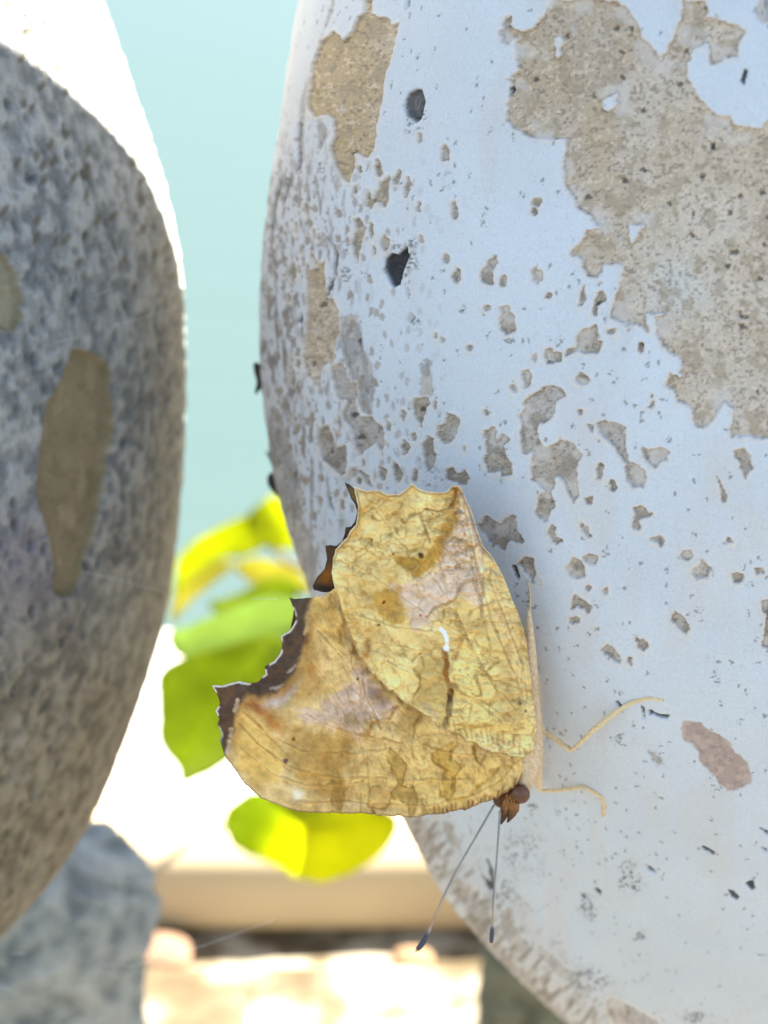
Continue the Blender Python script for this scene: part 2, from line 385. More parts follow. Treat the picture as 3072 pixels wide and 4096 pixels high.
exec_patches = []
P_TAN = [   # peeled to bare concrete
 T('A', (715,0),(770,0),(765,90),(810,105),(860,120),(890,165),(935,150),(905,270),(890,340),(870,400),(850,500),(845,600),(820,700),(795,780),(790,850),(775,930),(740,1000),(690,985),(655,960),(655,1040),(620,1150),(590,1140),(560,1090),(520,1000),(505,930),(530,860),(520,760),(480,720),(440,730),(400,745),(365,680),(370,560),(390,420),(420,330),(440,260),(500,220),(530,190),(580,260),(640,200),(680,110),(720,80),(718,-60),(768,-60)),
 T('A', (355,1760),(370,1710),(400,1700),(390,1600),(430,1670),(465,1660),(470,1800),(480,1880),(530,1890),(555,1960),(555,2100),(530,2190),(515,2294),(480,2284),(440,2344),(435,2454),(400,2424),(360,2374),(330,2254),(350,2150),(365,2000),(355,1870)),
 T('C', (510,280),(560,245),(600,290),(620,370),(660,370),(665,500),(690,570),(760,590),(780,620),(830,650),(845,750),(840,830),(800,740),(740,780),(695,830),(660,770),(630,640),(590,600),(580,540),(600,480),(550,470),(530,440),(525,350)),
 T('C', (420,620),(440,660),(490,630),(520,690),(540,780),(600,760),(612,860),(600,940),(560,950),(500,900),(450,850),(435,750)),
 T('A', (780,1250),(815,1160),(880,1120),(870,1200),(875,1260),(850,1320),(825,1290),(790,1270),(760,1320),(735,1300),(730,1240),(755,1190),(765,1260)),
 T('A', (785,1050),(800,1010),(820,1040),(845,1100),(825,1135),(795,1120)),
 T('A', (910,1130),(945,1070),(955,1100),(930,1170),(912,1165)), T('A', (965,1220),(985,1120),(1005,1115),(1025,1170),(1000,1250),(975,1255)),
 T('A', (655,1390),(690,1380),(730,1440),(715,1530),(690,1580),(680,1660),(650,1600),(640,1540),(650,1490),(670,1440)),
 T('A', (755,1400),(778,1420),(778,1480),(768,1530),(750,1470)),
 T('A', (1550,1625),(1575,1660),(1540,1710),(1525,1790),(1480,1800),(1450,1780),(1470,1700),(1500,1660)),
 T('C', (540,620),(560,570),(578,640),(570,670)), T('C', (690,920),(740,950),(770,1020),(730,1000)), T('C', (905,860),(930,880),(965,950),(935,1015),(905,950)),
 T('C', (1035,490),(1060,460),(1120,470),(1135,490),(1105,520),(1100,580),(1080,640),(1055,590),(1040,570)),
 T('C', (1090,770),(1120,710),(1150,720),(1150,790),(1180,820),(1150,870),(1125,920),(1095,850)),
 T('C', (1185,640),(1240,610),(1245,565),(1300,570),(1328,620),(1300,700),(1280,755),(1230,755),(1180,700)),
 T('C', (1465,660),(1545,650),(1550,740),(1600,690),(1640,730),(1605,770),(1640,870),(1655,950),(1590,960),(1570,930),(1500,940),(1485,880),(1490,790)),
 T('C', (1245,910),(1280,900),(1300,940),(1360,915),(1390,970),(1360,1010),(1280,1000),(1240,970)), T('C', (1040,890),(1060,930),(1040,985),(1020,960)),
 T('C', (1440,1270),(1490,1215),(1560,1260),(1640,1200),(1675,1210),(1690,1300),(1716,1370),(1640,1360),(1600,1430),(1560,1390),(1530,1400),(1490,1340)),
 T('B', (330,0),(740,0),(790,60),(850,150),(870,230),(930,280),(990,360),(1020,330),(1070,240),(1080,190),(1120,130),(1130,0),(1280,0),(1290,80),(1270,100),(1380,130),(1530,190),(1480,260),(1470,350),(1380,360),(1310,400),(1285,260),(1200,310),(1150,420),(1150,500),(1190,540),(1250,640),(1320,710),(1410,730),(1440,780),(1600,800),(1659,750),(1900,740),(1900,2682),(1560,2712),(1430,2702),(1440,2532),(1400,2492),(1330,2572),(1290,2642),(1220,2642),(1195,2572),(1180,2532),(1100,2492),(1070,2412),(1020,2382),(1050,2312),(1110,2352),(1130,2242),(1100,2202),(1060,2202),(1000,2152),(960,2062),(970,2010),(960,1960),(1050,1950),(1020,1930),(915,1950),(915,2055),(860,2010),(780,2020),(690,1960),(700,1880),(740,1750),(755,1660),(710,1640),(640,1650),(610,1730),(540,1720),(490,1610),(430,1570),(520,1480),(530,1420),(600,1410),(560,1340),(480,1280),(450,1200),(410,1150),(390,1050),(400,900),(410,860),(270,860),(190,850),(100,800),(45,740),(45,640),(70,500),(110,430),(90,330),(90,200),(200,180),(250,120),(310,50),(325,-80),(740,-80)),
 T('B', (0,200),(30,120),(70,100),(75,170),(120,190),(100,240),(50,280),(10,260)),
 T('D', (480,60),(520,20),(590,0),(605,60),(600,100),(625,110),(605,185),(510,190),(450,170),(400,220),(390,180),(430,140),(460,130)),
 T('D', (270,150),(310,140),(330,165),(380,170),(385,230),(300,235),(285,190)), T('D', (460,330),(500,295),(550,320),(545,370),(510,385),(470,355)),
 T('D', (135,290),(180,265),(205,320),(160,385),(145,350)), T('D', (45,380),(85,340),(105,400),(80,440)),
 T('D', (150,460),(220,410),(295,365),(380,400),(405,445),(350,490),(330,570),(240,630),(225,660),(250,740),(290,760),(370,715),(440,740),(510,800),(480,850),(465,950),(480,1060),(455,1100),(420,1050),(390,970),(345,945),(330,1000),(310,1060),(345,1110),(310,1180),(290,1220),(215,1180),(230,1100),(265,1030),(230,980),(190,960),(195,870),(200,790),(150,800),(120,720),(125,630),(110,560),(150,530)),
 T('D', (580,600),(690,590),(770,640),(780,760),(795,850),(870,880),(900,950),(880,1005),(820,1005),(770,940),(780,870),(730,800),(690,740),(610,690)),
 T('D', (530,605),(580,620),(570,680),(540,650)), T('D', (875,770),(920,780),(990,750),(1050,790),(1030,840),(960,890),(910,840)),
 T('D', (590,900),(610,850),(650,860),(640,930),(625,975),(590,950)), T('D', (835,1140),(880,1125),(940,1170),(860,1210),(860,1270),(825,1265)),
 T('D', (485,1200),(540,1250),(570,1310),(550,1320),(490,1250)), T('D', (290,1300),(320,1250),(380,1340),(350,1365)), T('D', (935,1330),(990,1305),(1015,1340),(1000,1365)),
 T('D', (1170,1520),(1250,1465),(1305,1510),(1290,1560),(1220,1585),(1175,1550)), T('D', (400,1500),(455,1430),(530,1490),(535,1560),(480,1580),(430,1560)),
 T('D', (115,1475),(150,1440),(200,1450),(220,1540),(200,1590),(170,1540)), T('D', (440,1760),(455,1650),(500,1700),(565,1750),(540,1775),(480,1740)),
 T('D', (1060,1830),(1085,1780),(1130,1800),(1175,1880),(1150,1920),(1100,1850)), T('D', (630,2010),(660,1970),(720,2000),(745,2100),(690,2060)),
 T('D', (845,1940),(890,1940),(915,1990),(890,2025),(850,2000)), T('D', (1450,780),(1500,760),(1550,800),(1560,890),(1520,950),(1480,880)),
 T('D', (1345,940),(1390,1020),(1400,1090),(1380,1100),(1370,1020)), T('D', (910,520),(940,440),(965,490),(935,515)),
 T('B', (480,1900),(500,1780),(520,1760),(535,1850),(510,1890)), T('B', (570,1950),(575,1880),(600,1820),(630,1810),(660,1855),(610,1900),(600,1960)),
 T('B', (660,2020),(715,2040),(710,2085)),
 T('E', (1280,1870),(1310,1860),(1400,1900),(1520,1970),(1570,2010),(1590,2080),(1370,2080),(1320,1990),(1285,1930)),
 T('D', (1625,1720),(1680,1700),(1680,2000),(1630,1990),(1640,1850)),
] + [ell(1000+x/1.58, y/1.58, rx/1.58, ry/1.58) for x, y, rx, ry in [
    (690,1070,11,32),(660,1200,9,26),(1068,1300,14,36),(1293,1320,20,58),(785,1590,13,38),(1087,1515,17,36),(1305,1745,32,58),(852,1545,26,56),
    (1238,1640,12,22),(1595,1775,13,26),(1495,1950,18,16),(1170,2130,12,24),(1210,2145,12,20),(1385,2200,14,22),(1620,2010,40,66),(1070,875,12,34),
    (335,1650,9,40),(350,1330,10,38),(290,1440,9,40),(270,1720,22,60),(400,1475,9,30),(428,1500,7,24),(245,1880,9,26),(1230,965,26,48)]] \
  + [ell(1000+x/1.58, 1300+y/1.58, rx/1.58, ry/1.58) for x, y, rx, ry in [
    (840,940,24,44),(978,780,23,48),(965,575,20,34),(1030,710,15,24),(870,635,17,34),(1490,555,22,26),(1355,790,12,27),(270,330,18,56),(580,1130,14,32),(265,240,9,50),
    (690,985,14,20),(650,930,14,30),(715,870,8,26),(860,750,10,16),(1170,510,8,20)]] \
  + [ell(2000+x/1.5476, 1300+y/1.5476, rx/1.5476, ry/1.5476) for x, y, rx, ry in [
    (695,1000,26,40),(550,1090,25,26),(1155,1430,33,36),(1470,1560,35,28),(1600,1530,30,22),(565,1450,42,34),(800,2080,26,34),(210,205,18,18),(690,40,26,24),(870,150,14,28),
    (250,1595,11,30),(1420,1335,26,18),(495,540,18,16),(600,1885,20,18),(655,1650,18,28),(545,1625,14,20),(450,1830,32,18)]] \
  + [ell(2000+x/1.5476, y/1.5476, rx/1.5476, ry/1.5476) for x, y, rx, ry in [(225,1255,26,26),(210,1310,14,22),(228,1715,36,46),(297,1835,17,20),(15,1735,14,28),(50,2010,52,60)]]
P_HOLE = [T('B', (640,620),(720,590),(735,640),(680,690),(640,680)), T('B', (340,230),(380,230),(380,340),(350,370)), T('B', (800,1400),(880,1400),(830,1500),(790,1540)),
          T('A', (430,2030),(440,2060),(430,2130),(418,2080)), T('A', (570,650+0),(575,690),(570,720),(560,690))]
P_GREY = [   # worn to the grey primer
 T('A', (300,1080),(300,900),(320,650),(370,450),(440,250),(520,0),(500,-60),(540,-60),(525,60),(430,330),(385,480),(345,700),(340,900),(350,1000),(325,1060)),
 T('C', (560,-50),(680,-60),(700,130),(740,200),(790,340),(770,480),(760,580),(700,560),(640,380),(600,260),(590,150)),
 T('C', (140,500),(190,560),(230,700),(290,880),(320,1050),(330,1230),(380,1350),(430,1500),(400,1660),(340,1700),(250,1450),(190,1200),(110,900),(80,700)),
 T('C', (210,440),(235,540),(275,600),(280,650),(240,630),(210,560),(180,540)), T('C', (355,1320),(380,1330),(390,1440),(440,1380),(430,1500),(400,1540),(370,1450)),
 T('C', (1070,270),(1120,215),(1145,230),(1150,440),(1120,460),(1070,450)),
 T('E', (90,850),(180,860),(230,920),(330,1000),(420,1180),(380,1110),(300,1060),(250,1010),(280,1130),(330,1220),(300,1260),(200,1100)),
 T('E', (430,1190),(520,1240),(590,1320),(640,1420),(650,1560),(560,1440),(470,1310)),
 T('E', (540,1410),(620,1540),(700,1600),(780,1680),(900,1780),(1000,1900),(1120,1999),(1180,2080),(960,2080),(800,1850),(640,1640),(500,1480)),
 T('E', (880,1620),(920,1575),(1000,1640),(1090,1740),(1110,1790),(1060,1760),(980,1690)), T('E', (680,1340),(740,1380),(830,1540),(840,1620),(760,1590),(700,1470)),
 T('E', (755,1255),(820,1300),(875,1375),(840,1360),(770,1300)), T('E', (375,885),(400,890),(440,950),(480,1045),(440,1030),(390,950)),
 T('F', (480,755),(540,760),(620,810),(615,880),(560,910),(510,840)), T('B', (1570,80),(1600,-20),(1700,-20),(1700,150),(1620,140)),
 T('A', (420,730),(470,780),(480,860),(440,960),(420,940)), T('G', (1605,1660),(1700,1660),(1700,1740),(1640,1720)),
]
P_PINK = [T('F', (790,520),(830,450),(920,470),(1060,520),(1150,560),(1260,650),(1350,760),(1430,850),(1490,980),(1480,1070),(1400,1130),(1260,1140),(1200,1080),(1110,970),(1030,920),(990,860),(970,770),(900,690),(830,665),(790,590))]
P_PIT = [T('A', (985,640),(1000,590),(1050,565),(1080,570),(1100,640),(1080,740),(1050,780),(1000,740),(978,690)),
         T('A', (850,1640),(890,1600),(930,1610),(985,1560),(1000,1620),(960,1720),(940,1800),(900,1820),(870,1770),(845,1700)),
         T('D', (75,1490),(95,1490),(118,1560),(105,1580),(85,1530)), T('G', (608,572),(640,575),(692,622),(680,634),(640,620)), T('G', (1090,402),(1110,398),(1150,420),(1200,452),(1190,464),(1140,446)),
         T('G', (160,775),(180,762),(220,790),(212,828),(190,800)), T('G', (45,800),(80,830),(75,860),(50,840)), T('G', (1320,780),(1360,790),(1402,835),(1390,855),(1350,835)),
         T('G', (1470,720),(1500,705),(1530,700),(1545,760),(1520,770)), T('G', (1590,240),(1659,270),(1650,295)), T('G', (1605,405),(1659,430),(1640,450)),
         T('E', (575,1130),(600,1190),(640,1215),(620,1085),(650,1150),(660,1250),(630,1265),(610,1215)),
         T('F', (410,305),(435,330),(445,430),(425,435)), T('F', (470,360),(500,345),(540,375),(600,395),(680,400),(660,435),(600,425),(530,390),(490,400)), T('F', (155,265),(175,255),(225,315),(200,325)),
         T('C', (480,1085),(495,1090),(525,1170),(530,1210),(505,1160)), T('C', (400,1190),(412,1180),(410,1250),(398,1230)), T('C', (262,930),(278,930),(275,1050),(262,1040)),
         T('A', (128,1500),(130,1380),(150,1260),(190,1130),(195,1150),(165,1280),(148,1400),(138,1510)), T('A', (205,1280),(225,1180),(255,1100),(258,1120),(235,1200),(215,1290)),
         T('A', (300,1080),(295,900),(305,780),(320,790),(312,900),(318,1060)), T('A', (985,60),(990,0),(1005,0),(1000,40)), T('A', (525,1720),(530,1640),(548,1590),(552,1610),(540,1700)),
         T('A', (475,1870),(500,1790),(525,1750),(530,1760),(505,1830),(485,1890)), T('A', (315,1990),(325,1985),(330,2020),(318,2060),(303,2030)),
         T('B', (1490,500),(1515,430),(1530,440),(1510,520)), T('B', (1300,900),(1325,885),(1325,930),(1305,930)), T('B', (50,560),(70,520),(80,560),(65,580)),
         T('C', (665,100),(690,90),(685,130)), T('B', (1470,1940),(1490,1930),(1490,1960))]
SPECK = [('A', 1040, 720, 70, 100, .9), ('A', 960, 1660, 90, 150, .9), ('G', 460, 660, 100, 120, .9), ('G', 500, 740, 90, 50, .8), ('G', 555, 1180, 60, 60, .8), ('G', 120, 930, 90, 90, .8), ('G', 100, 1560, 200, 120, .7), ('G', 130, 1740, 120, 90, .8),
         ('G', 540, 1520, 70, 60, .5), ('G', 1040, 1880, 100, 50, .9), ('E', 880, 810, 50, 40, .7), ('E', 880, 1020, 60, 50, .7), ('E', 700, 1300, 90, 120, .6), ('E', 800, 1050, 200, 160, .35), ('C', 640, 200, 60, 200, .8), ('C', 1130, 960, 70, 60, .8),
         ('A', 440, 1140, 50, 140, .5), ('A', 1250, 1140, 40, 60, .5), ('A', 1040, 2010, 45, 70, .6), ('A', 1330, 1960, 40, 55, .5), ('F', 230, 620, 70, 60, .7), ('E', 1380, 420, 50, 50, .7), ('A', 600, 1740, 40, 50, .8), ('A', 1000, 1560, 60, 60, .9)]

def bevel_noise(X, Y):
    return (fbm(X/16, Y/16, 21, 3)-.5)*22 + (fbm(X/60, Y/60, 25, 3)-.5)*26

def paint_white(X, Y, arc, z, facing):
    shape = X.shape
    inn = facing & (X > 850) & (X < 3200) & (Y > -150) & (Y < 4250)
    x = X[inn]; y = Y[inn]; a = arc[inn]; zz = z[inn]
    jn = bevel_noise(x, y)
    # foreshortening towards the left edge squeezes the raggedness there
    jn *= np.clip((x-900)/900, .35, 1)
    far = np.full(x.shape, 1e3)
    def low(ps, m=60):
        d = far.copy()
        for p in ps: d = np.minimum(d, psdf(x, y, p, m))
        return d
    d_tan = low(P_TAN); d_hole = low(P_HOLE); d_tan = np.maximum(d_tan, -d_hole)
    d_grey = low(P_GREY); d_pink = low(P_PINK); d_pit = low(P_PIT)
    tan = sstep(3, -3, d_tan + jn*.8); grey = sstep(6, -6, d_grey + jn); pink = sstep(5, -5, d_pink + jn*.7)
    pit = sstep(3, -3, d_pit + jn*.35)
    # --- sound paint
    col = np.empty((len(x), 3)); col[:] = sh(190, 207, 226)
    cl = fbm(a/9, zz/9, 3, 4); col *= (1+.10*(cl-.5))[:, None]
    low_grey = sstep(2700, 4100, y)*.38*(fbm(a/7, zz/12, 5)*.8+.5)  # paint turns greyer towards the bottom
    col = mix(col, sh(184, 192, 196), low_grey)
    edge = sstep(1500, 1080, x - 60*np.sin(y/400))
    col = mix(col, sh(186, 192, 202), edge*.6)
    chalk = sstep(.55, .75, fbm(a/5, zz/14, 8, 5)); col = mix(col, sh(190, 194, 198), chalk*.35)
    # fine sand specks showing through
    rnd, rid = cells(a/.55, zz/.75, 40)
    wearm = sstep(.40, .62, fbm(a/6, zz/6, 44, 3))
    spk = (rid > .985-.07*wearm)*sstep(.30, .14, rnd*(1+1.3*(fbm(a/.2, zz/.2, 60, 2)-.5)*2))
    col = mix(col, sh(120, 124, 126), spk*.75)
    rnd2, rid2 = cells(a/.22, zz/.26, 48)
    spk2 = (rid2 > .84)*sstep(.34, .12, rnd2)*sstep(.48, .62, fbm(a/3, zz/3, 49, 3))
    col = mix(col, sh(150, 157, 164), spk2*.4)
    hair = np.abs(fbm(a/3.2, zz/5.5, 71, 4)-.5); col = mix(col, sh(160, 168, 176), sstep(.006, 0, hair)*.35*wearm)
    # --- authored clusters of speckle
    sp = np.zeros(len(x))
    for c, cx, cy, rx, ry, k in SPECK:
        p = T(c, (cx, cy))[0]; s = CROP[c][2]
        sp = np.maximum(sp, k*blob(x, y, p[0], p[1], rx/s, ry/s))
    sg = fbm(x/9, y/9, 90, 3)
    sp = sp*sstep(.36, .58, fbm(x/50+y/90, y/38-x/120, 92, 3))
    spm = sstep(.66, .50, sg + .22*(1-sp*1.5))*sstep(.1, .4, sp)
    spm = sstep(.52, .62, sg)*sstep(.05, .5, sp)
    col = mix(col, sh(96, 99, 102), spm*.75)
    col = mix(col, sh(182, 180, 178), sp*.35*(1-spm))
    # --- primer / worn grey
    g = fbm(x/10, y/26, 30, 4); gcol = np.empty((len(x), 3)); gcol[:] = sh(150, 154, 160)
    gcol = mix(gcol, sh(176, 178, 180), sstep(.46, .66, fbm(x/26, y/70, 31, 4))); gcol = mix(gcol, sh(104, 104, 106), sstep(.60, .76, g)*.7)
    strip = sstep(120, 60, np.abs(x-1010))*0
    col = mix(col, gcol, grey*.92)
    wz_ = sstep(1560, 1180, x)*sstep(400, 900, y)*sstep(2500, 1700, y); wn_ = fbm(x/16, y/60, 73, 4)
    col = mix(col, sh(150, 150, 154), wz_*sstep(.50, .66, wn_)*.75); col = mix(col, sh(112, 112, 112), wz_*sstep(.64, .72, wn_)*.7)
    kk, rr_ = cells(x/34 + .5*fbm(x/24, y/40, 75), y/62, 74); sm = (rr_ > .54)*sstep(.34, .24, kk*(1+.8*(fbm(x/10, y/16, 76, 2)-.5)))*sstep(1900, 1300, x)*sstep(500, 900, y)*sstep(2400, 1900, y)
    col = mix(col, sh(146, 140, 132), sm*.9)
    kk, rr_ = cells(x/17 + .6*fbm(x/14, y/22, 85), y/30, 86); sm2 = (rr_ > .72)*sstep(.34, .2, kk*(1+.9*(fbm(x/7, y/10, 87, 2)-.5)))*sstep(1500, 1150, x)*sstep(300, 700, y)*sstep(2500, 2000, y)
    col = mix(col, sh(128, 126, 124), sm2*.85)
    dl, _ = segdist(x, y, w_out, False); lb = sstep(260, 60, dl)*sstep(2850, 3250, y); ln = fbm((x+y*.9)/26, (x-y)/60, 88, 4)
    col = mix(col, sh(168, 166, 160), lb*sstep(.40, .56, ln)*.75); col = mix(col, sh(118, 116, 112), lb*sstep(.58, .70, ln)*.7); col = mix(col, sh(190, 192, 192), lb*sstep(.44, .36, ln)*.5)
    # --- bare concrete
    tcol = np.empty((len(x), 3)); tcol[:] = sh(178, 172, 164)
    warm = fbm(x/170, y/170, 33, 3)
    tcol = mix(tcol, sh(176, 168, 152), sstep(.42, .68, warm)*.8); tcol = mix(tcol, sh(186, 184, 178), sstep(.55, .34, warm)*.8)
    b1 = blob(x, y, *T('B', (1300, 1450))[0], 260, 360); b2 = blob(x, y, *T('B', (1090, 1800))[0], 130, 130); b3 = blob(x, y, *T('B', (1380, 250))[0], 150, 170)
    tcol = mix(tcol, sh(196, 194, 188), np.clip(b1*.8+b3*.9, 0, 1)*(.6+.6*(fbm(x/70, y/70, 36)-.2))); tcol = mix(tcol, sh(184, 194, 200), b2*.9)
    bx = blob(x, y, *T('B', (300, 350))[0], 250, 400); tcol = mix(tcol, sh(164, 152, 130), bx*.5)
    tcol = mix(tcol, sh(166, 152, 122), sstep(1650, 1400, x)*sstep(1500, 700, y)*.8)
    grit = fbm(x/7, y/7, 37, 3); tcol *= (1+.40*(grit-.5))[:, None]
    clus = .06*(fbm(x/90, y/90, 46, 3)-.5)*2
    f1 = fbm(x/13, y/12, 38, 3) + clus; dots = sstep(.615, .69, f1); tcol = mix(tcol, sh(114, 107, 98), dots*.62)
    f2 = fbm(x/15, y/14, 39, 3); tcol = mix(tcol, sh(208, 202, 190), sstep(.64, .74, f2)*.55)
    f3 = fbm(x/45+5, y/45, 45, 3); tcol = mix(tcol, sh(150, 142, 128), sstep(.56, .68, f3)*.6)
    k1, r1 = cells(x/80 + .5*fbm(x/20, y/20, 42), y/80, 41); bigd = (r1 > .80)*sstep(.17, .10, k1*(1+.9*(fbm(x/9, y/9, 53, 2)-.5))); tcol = mix(tcol, sh(76, 72, 66), bigd*.8)
    small = sstep(2200, 1600, x)*sstep(1500, 2000, y); tcol = mix(tcol, tcol*.86, small); d_big = np.minimum(np.minimum(psdf(x, y, P_TAN[0]), psdf(x, y, P_TAN[1])), psdf(x, y, P_TAN[21])); tcol = mix(tcol, tcol*np.array([.80, .85, .95]), sstep(10, 40, d_big))
    resid = sstep(.50, .66, fbm(x/80, y/70, 95, 4))*sstep(-110, -8, d_tan)*sstep(1500, 2000, x)
    tcol = mix(tcol, sh(192, 196, 200), resid*.7)
    col = mix(col, tcol, tan)
    # edge of the paint film: a pale lifted lip outside, a thin dark line of undercut shade painted inside
    dd = d_tan + jn*.8
    col = mix(col, sh(206, 206, 204), sstep(11, 4, np.abs(dd-6))*.45*(1-tan)); col = mix(col, sh(112, 104, 94), sstep(5, 1, np.abs(dd+4))*.42*sstep(.38, .6, fbm(x/34, y/34, 43, 3)))
    col = mix(col, sh(160, 150, 150), pink)
    col = mix(col, sh(186, 176, 176), pink*sstep(.45, .65, fbm(x/40, y/40, 47))*.55); col = mix(col, sh(140, 130, 130), pink*sstep(.56, .7, fbm(x/18, y/18, 51, 3))*.6)
    col = mix(col, sh(62, 62, 64), pit*(.85+.3*(fbm(x/10, y/10, 52)-.5)))
    big = sstep(3, -3, psdf(x, y, P_PIT[1])); col = mix(col, sh(44, 46, 54), big*.8)
    ring = psdf(x, y, T('A', (985,640),(1000,600),(1050,570),(1062,620),(1050,700),(1010,735),(985,700))); col = mix(col, sh(96, 100, 104), sstep(3, -3, ring)*.8)
    col = mix(col, sh(150, 155, 160), sstep(4, 1, np.abs(ring+16))*.35)
    # --- relief, metres outwards
    dis = np.zeros(len(x))
    soft = sstep(5, -5, d_tan+jn*.8)
    dis += 3.5e-4*(fbm(a/14, zz/14, 55, 3)-.5) + 1.2e-4*(fbm(a/3, zz/3, 56, 3)-.5)
    dis += -3.6e-4*soft - 1.2e-4*sm + soft*(1.5e-4*(grit-.5) - 1.0e-4*dots*0 - 1.6e-4*bigd)
    dis += .7e-4*sstep(16, 2, dd)*(1-soft)
    dis += -1.2e-4*sstep(8, -8, d_grey+jn) + 2.0e-4*grey*(g-.5) - 1.5e-4*lb*sstep(.46, .56, ln)
    dis += -9e-4*sstep(8, -14, d_pit) - .7e-4*spk - 1.5e-4*spm - 1e-4*pink
    limb = sstep(1500, 1080, x); dis += limb*3e-4*(fbm(zz/2.2, a/6, 58, 4)-.5)
    C = np.empty(shape+(3,)); C[:] = sh(190, 205, 220)
    out = sstep(.54, .57, fbm(arc/16, z/16, 66, 5)); C = mix(C, sh(170, 160, 144), out)
    D = -1.7e-4*out
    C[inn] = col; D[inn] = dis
    return C, D

MWHITE = material('peeling_white_paint', attr=True, rough=.72, grain=.05, gscale=3500, bump=.00006, bscale=7000, spec=.3)
wb = empty('white_baluster', (W_AXIS[0], W_AXIS[1], 0), 'white painted baluster with peeling paint, the butterfly clinging to it', 'baluster')
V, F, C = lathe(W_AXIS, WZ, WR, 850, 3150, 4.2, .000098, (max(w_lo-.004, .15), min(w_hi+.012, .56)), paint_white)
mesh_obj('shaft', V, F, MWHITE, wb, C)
print('white verts', len(V))

# ------------------------------------------------------------------ grey baluster
P_SCAR = [T('L', (450,150),(540,165),(630,210),(672,260),(672,330),(690,450),(692,640),(670,800),(640,950),(620,1110),(565,1240),(530,1390),(490,1490),(480,1590),(430,1640),(370,1640),(330,1600),(355,1510),(325,1390),(295,1230),(250,1100),(240,940),(262,690),(290,480),(370,350),(420,220)),
          T('K', (-80,1500),(20,1540),(60,1570),(110,1660),(140,1800),(140,1960),(90,2010),(30,1990),(-80,1960))]
def paint_grey(X, Y, arc, z, facing):
    shape = X.shape
    inn = facing & (X > -300) & (X < 900) & (Y > -300) & (Y < 4300)
    x = X[inn]; y = Y[inn]; a = arc[inn]; zz = z[inn]
    jn = (fbm(x/30, y/30, 121, 3)-.5)*26
    d = np.full(x.shape, 1e3)
    for p in P_SCAR: d = np.minimum(d, psdf(x, y, p, 90))
    scar = sstep(10, -10, d+jn*.75)
    wx = a + .8*(fbm(a/2, zz/2, 130)-.5); wy = zz + .8*(fbm(a/2, zz/2, 131)-.5)
    n1 = fbm(wx/1.5, wy/1.9, 101, 4); n2 = fbm(wx/.5, wy/.6, 104, 3); n3 = fbm(a/12, zz/14, 107, 3)
    k, r = cells(wx/1.5, wy/2.1, 110); pits = (r > .42)*sstep(.42, .10, k)*sstep(.3, .55, n3)
    k2, r2 = cells(wx/3.2, wy/4.4, 113); big = (r2 > .70)*sstep(.26, .08, k2)
    col = np.empty((len(x), 3)); col[:] = sh(122, 130, 136)
    col = mix(col, sh(158, 166, 172), sstep(.50, .70, n1)*.55); col = mix(col, sh(86, 94, 102), sstep(.50, .34, n1)*.6)
    warm = sstep(1900, 3300, y + 500*(n3-.5) + .45*np.clip(x-200, 0, 600)*sstep(1200, 2300, y))
    wcol = np.empty((len(x), 3)); wcol[:] = sh(130, 122, 106); wcol = mix(wcol, sh(148, 140, 124), sstep(.5, .7, n1)); wcol = mix(wcol, sh(98, 93, 80), sstep(.48, .3, n1)*.7)
    col = mix(col, wcol, warm*.85)
    rim = sstep(520, 740, x + 60*np.cos((y-1500)/900))*sstep(500, 1100, y); col = mix(col, sh(158, 156, 140), rim*.45*sstep(.35, .6, n2))  # yellowish glow along the right edge painted into the colour
    purp = blob(x, y, 110, 2250, 190, 260); col = mix(col, sh(112, 108, 122), purp*.6)
    col = mix(col, sh(66, 72, 80), np.clip(pits*.5+big*.6, 0, 1)*(1-.7*warm))
    pale = sstep(.60, .74, fbm(a/3.5, zz/6, 118, 4)); col = mix(col, sh(168, 172, 174), pale*.2)
    kq, rq = cells(x/55 + .5*fbm(x/30, y/40, 133), y/75 + x/90, 132); spot = (rq > .66)*sstep(.36, .18, kq)*sstep(1300, 900, y); col = mix(col, sh(80, 76, 58), spot*.7)
    sc = np.empty((len(x), 3)); sc[:] = sh(136, 129, 110)
    sc *= (1+.30*(fbm(x/60, y/110, 125, 4)-.5))[:, None]; sc = mix(sc, sh(128, 122, 104), sstep(.55, .7, fbm(x/16, y/20, 127, 3))*.4)
    sc = mix(sc, sh(148, 150, 138), sstep(300, 0, x)*sstep(1500, 1200, y)*.8)
    sc = mix(sc, sh(110, 104, 84), sstep(.56, .72, fbm(x/36, y/50, 128, 4))*.45); sc = mix(sc, sh(164, 156, 138), sstep(.58, .72, fbm(x/44, y/90, 126, 4))*.4)
    col = mix(col, sc, scar)
    col = mix(col, sh(112, 102, 62), sstep(14, 2, np.abs(d+jn*.35+6))*.40)  # olive shade of the recessed edge painted round the scar
    dis = (1-scar)*(.62e-3*(n1-.5) + .20e-3*(n2-.5) - .26e-3*pits - .6e-3*big + .4e-3*(n3-.5)) + scar*.10e-3*(fbm(x/50, y/60, 129)-.5)
    dis += -1.3e-3*sstep(10, -16, d)
    C = np.empty(shape+(3,)); C[:] = sh(128, 132, 134); n = fbm(arc/2, z/2, 101, 4); C *= (1+.6*(n-.5))[..., None]
    D = 1e-3*(n-.5)
    C[inn] = col; D[inn] = dis
    wf = np.zeros(shape); wf[inn] = np.maximum(warm, scar*.7)
    C *= np.array([1.10, 1.16, 1.20])*(1-wf[..., None]) + np.array([.75, .81, .83])*wf[..., None]
    return C, D
MGREY = material('bare_grey_concrete', attr=True, rough=.92, grain=.10, gscale=1800, bump=.00018, bscale=2600, spec=.2)
gb = empty('grey_baluster', (L_AXIS[0], L_AXIS[1], 0), 'rough bare grey baluster with a long smooth brown scar, at the left edge', 'baluster')
V, F, C = lathe(L_AXIS, LZ, LR, -250, 760, 7, .00022, (max(l_lo-.01, .12), min(l_hi+.02, .60)), paint_grey)
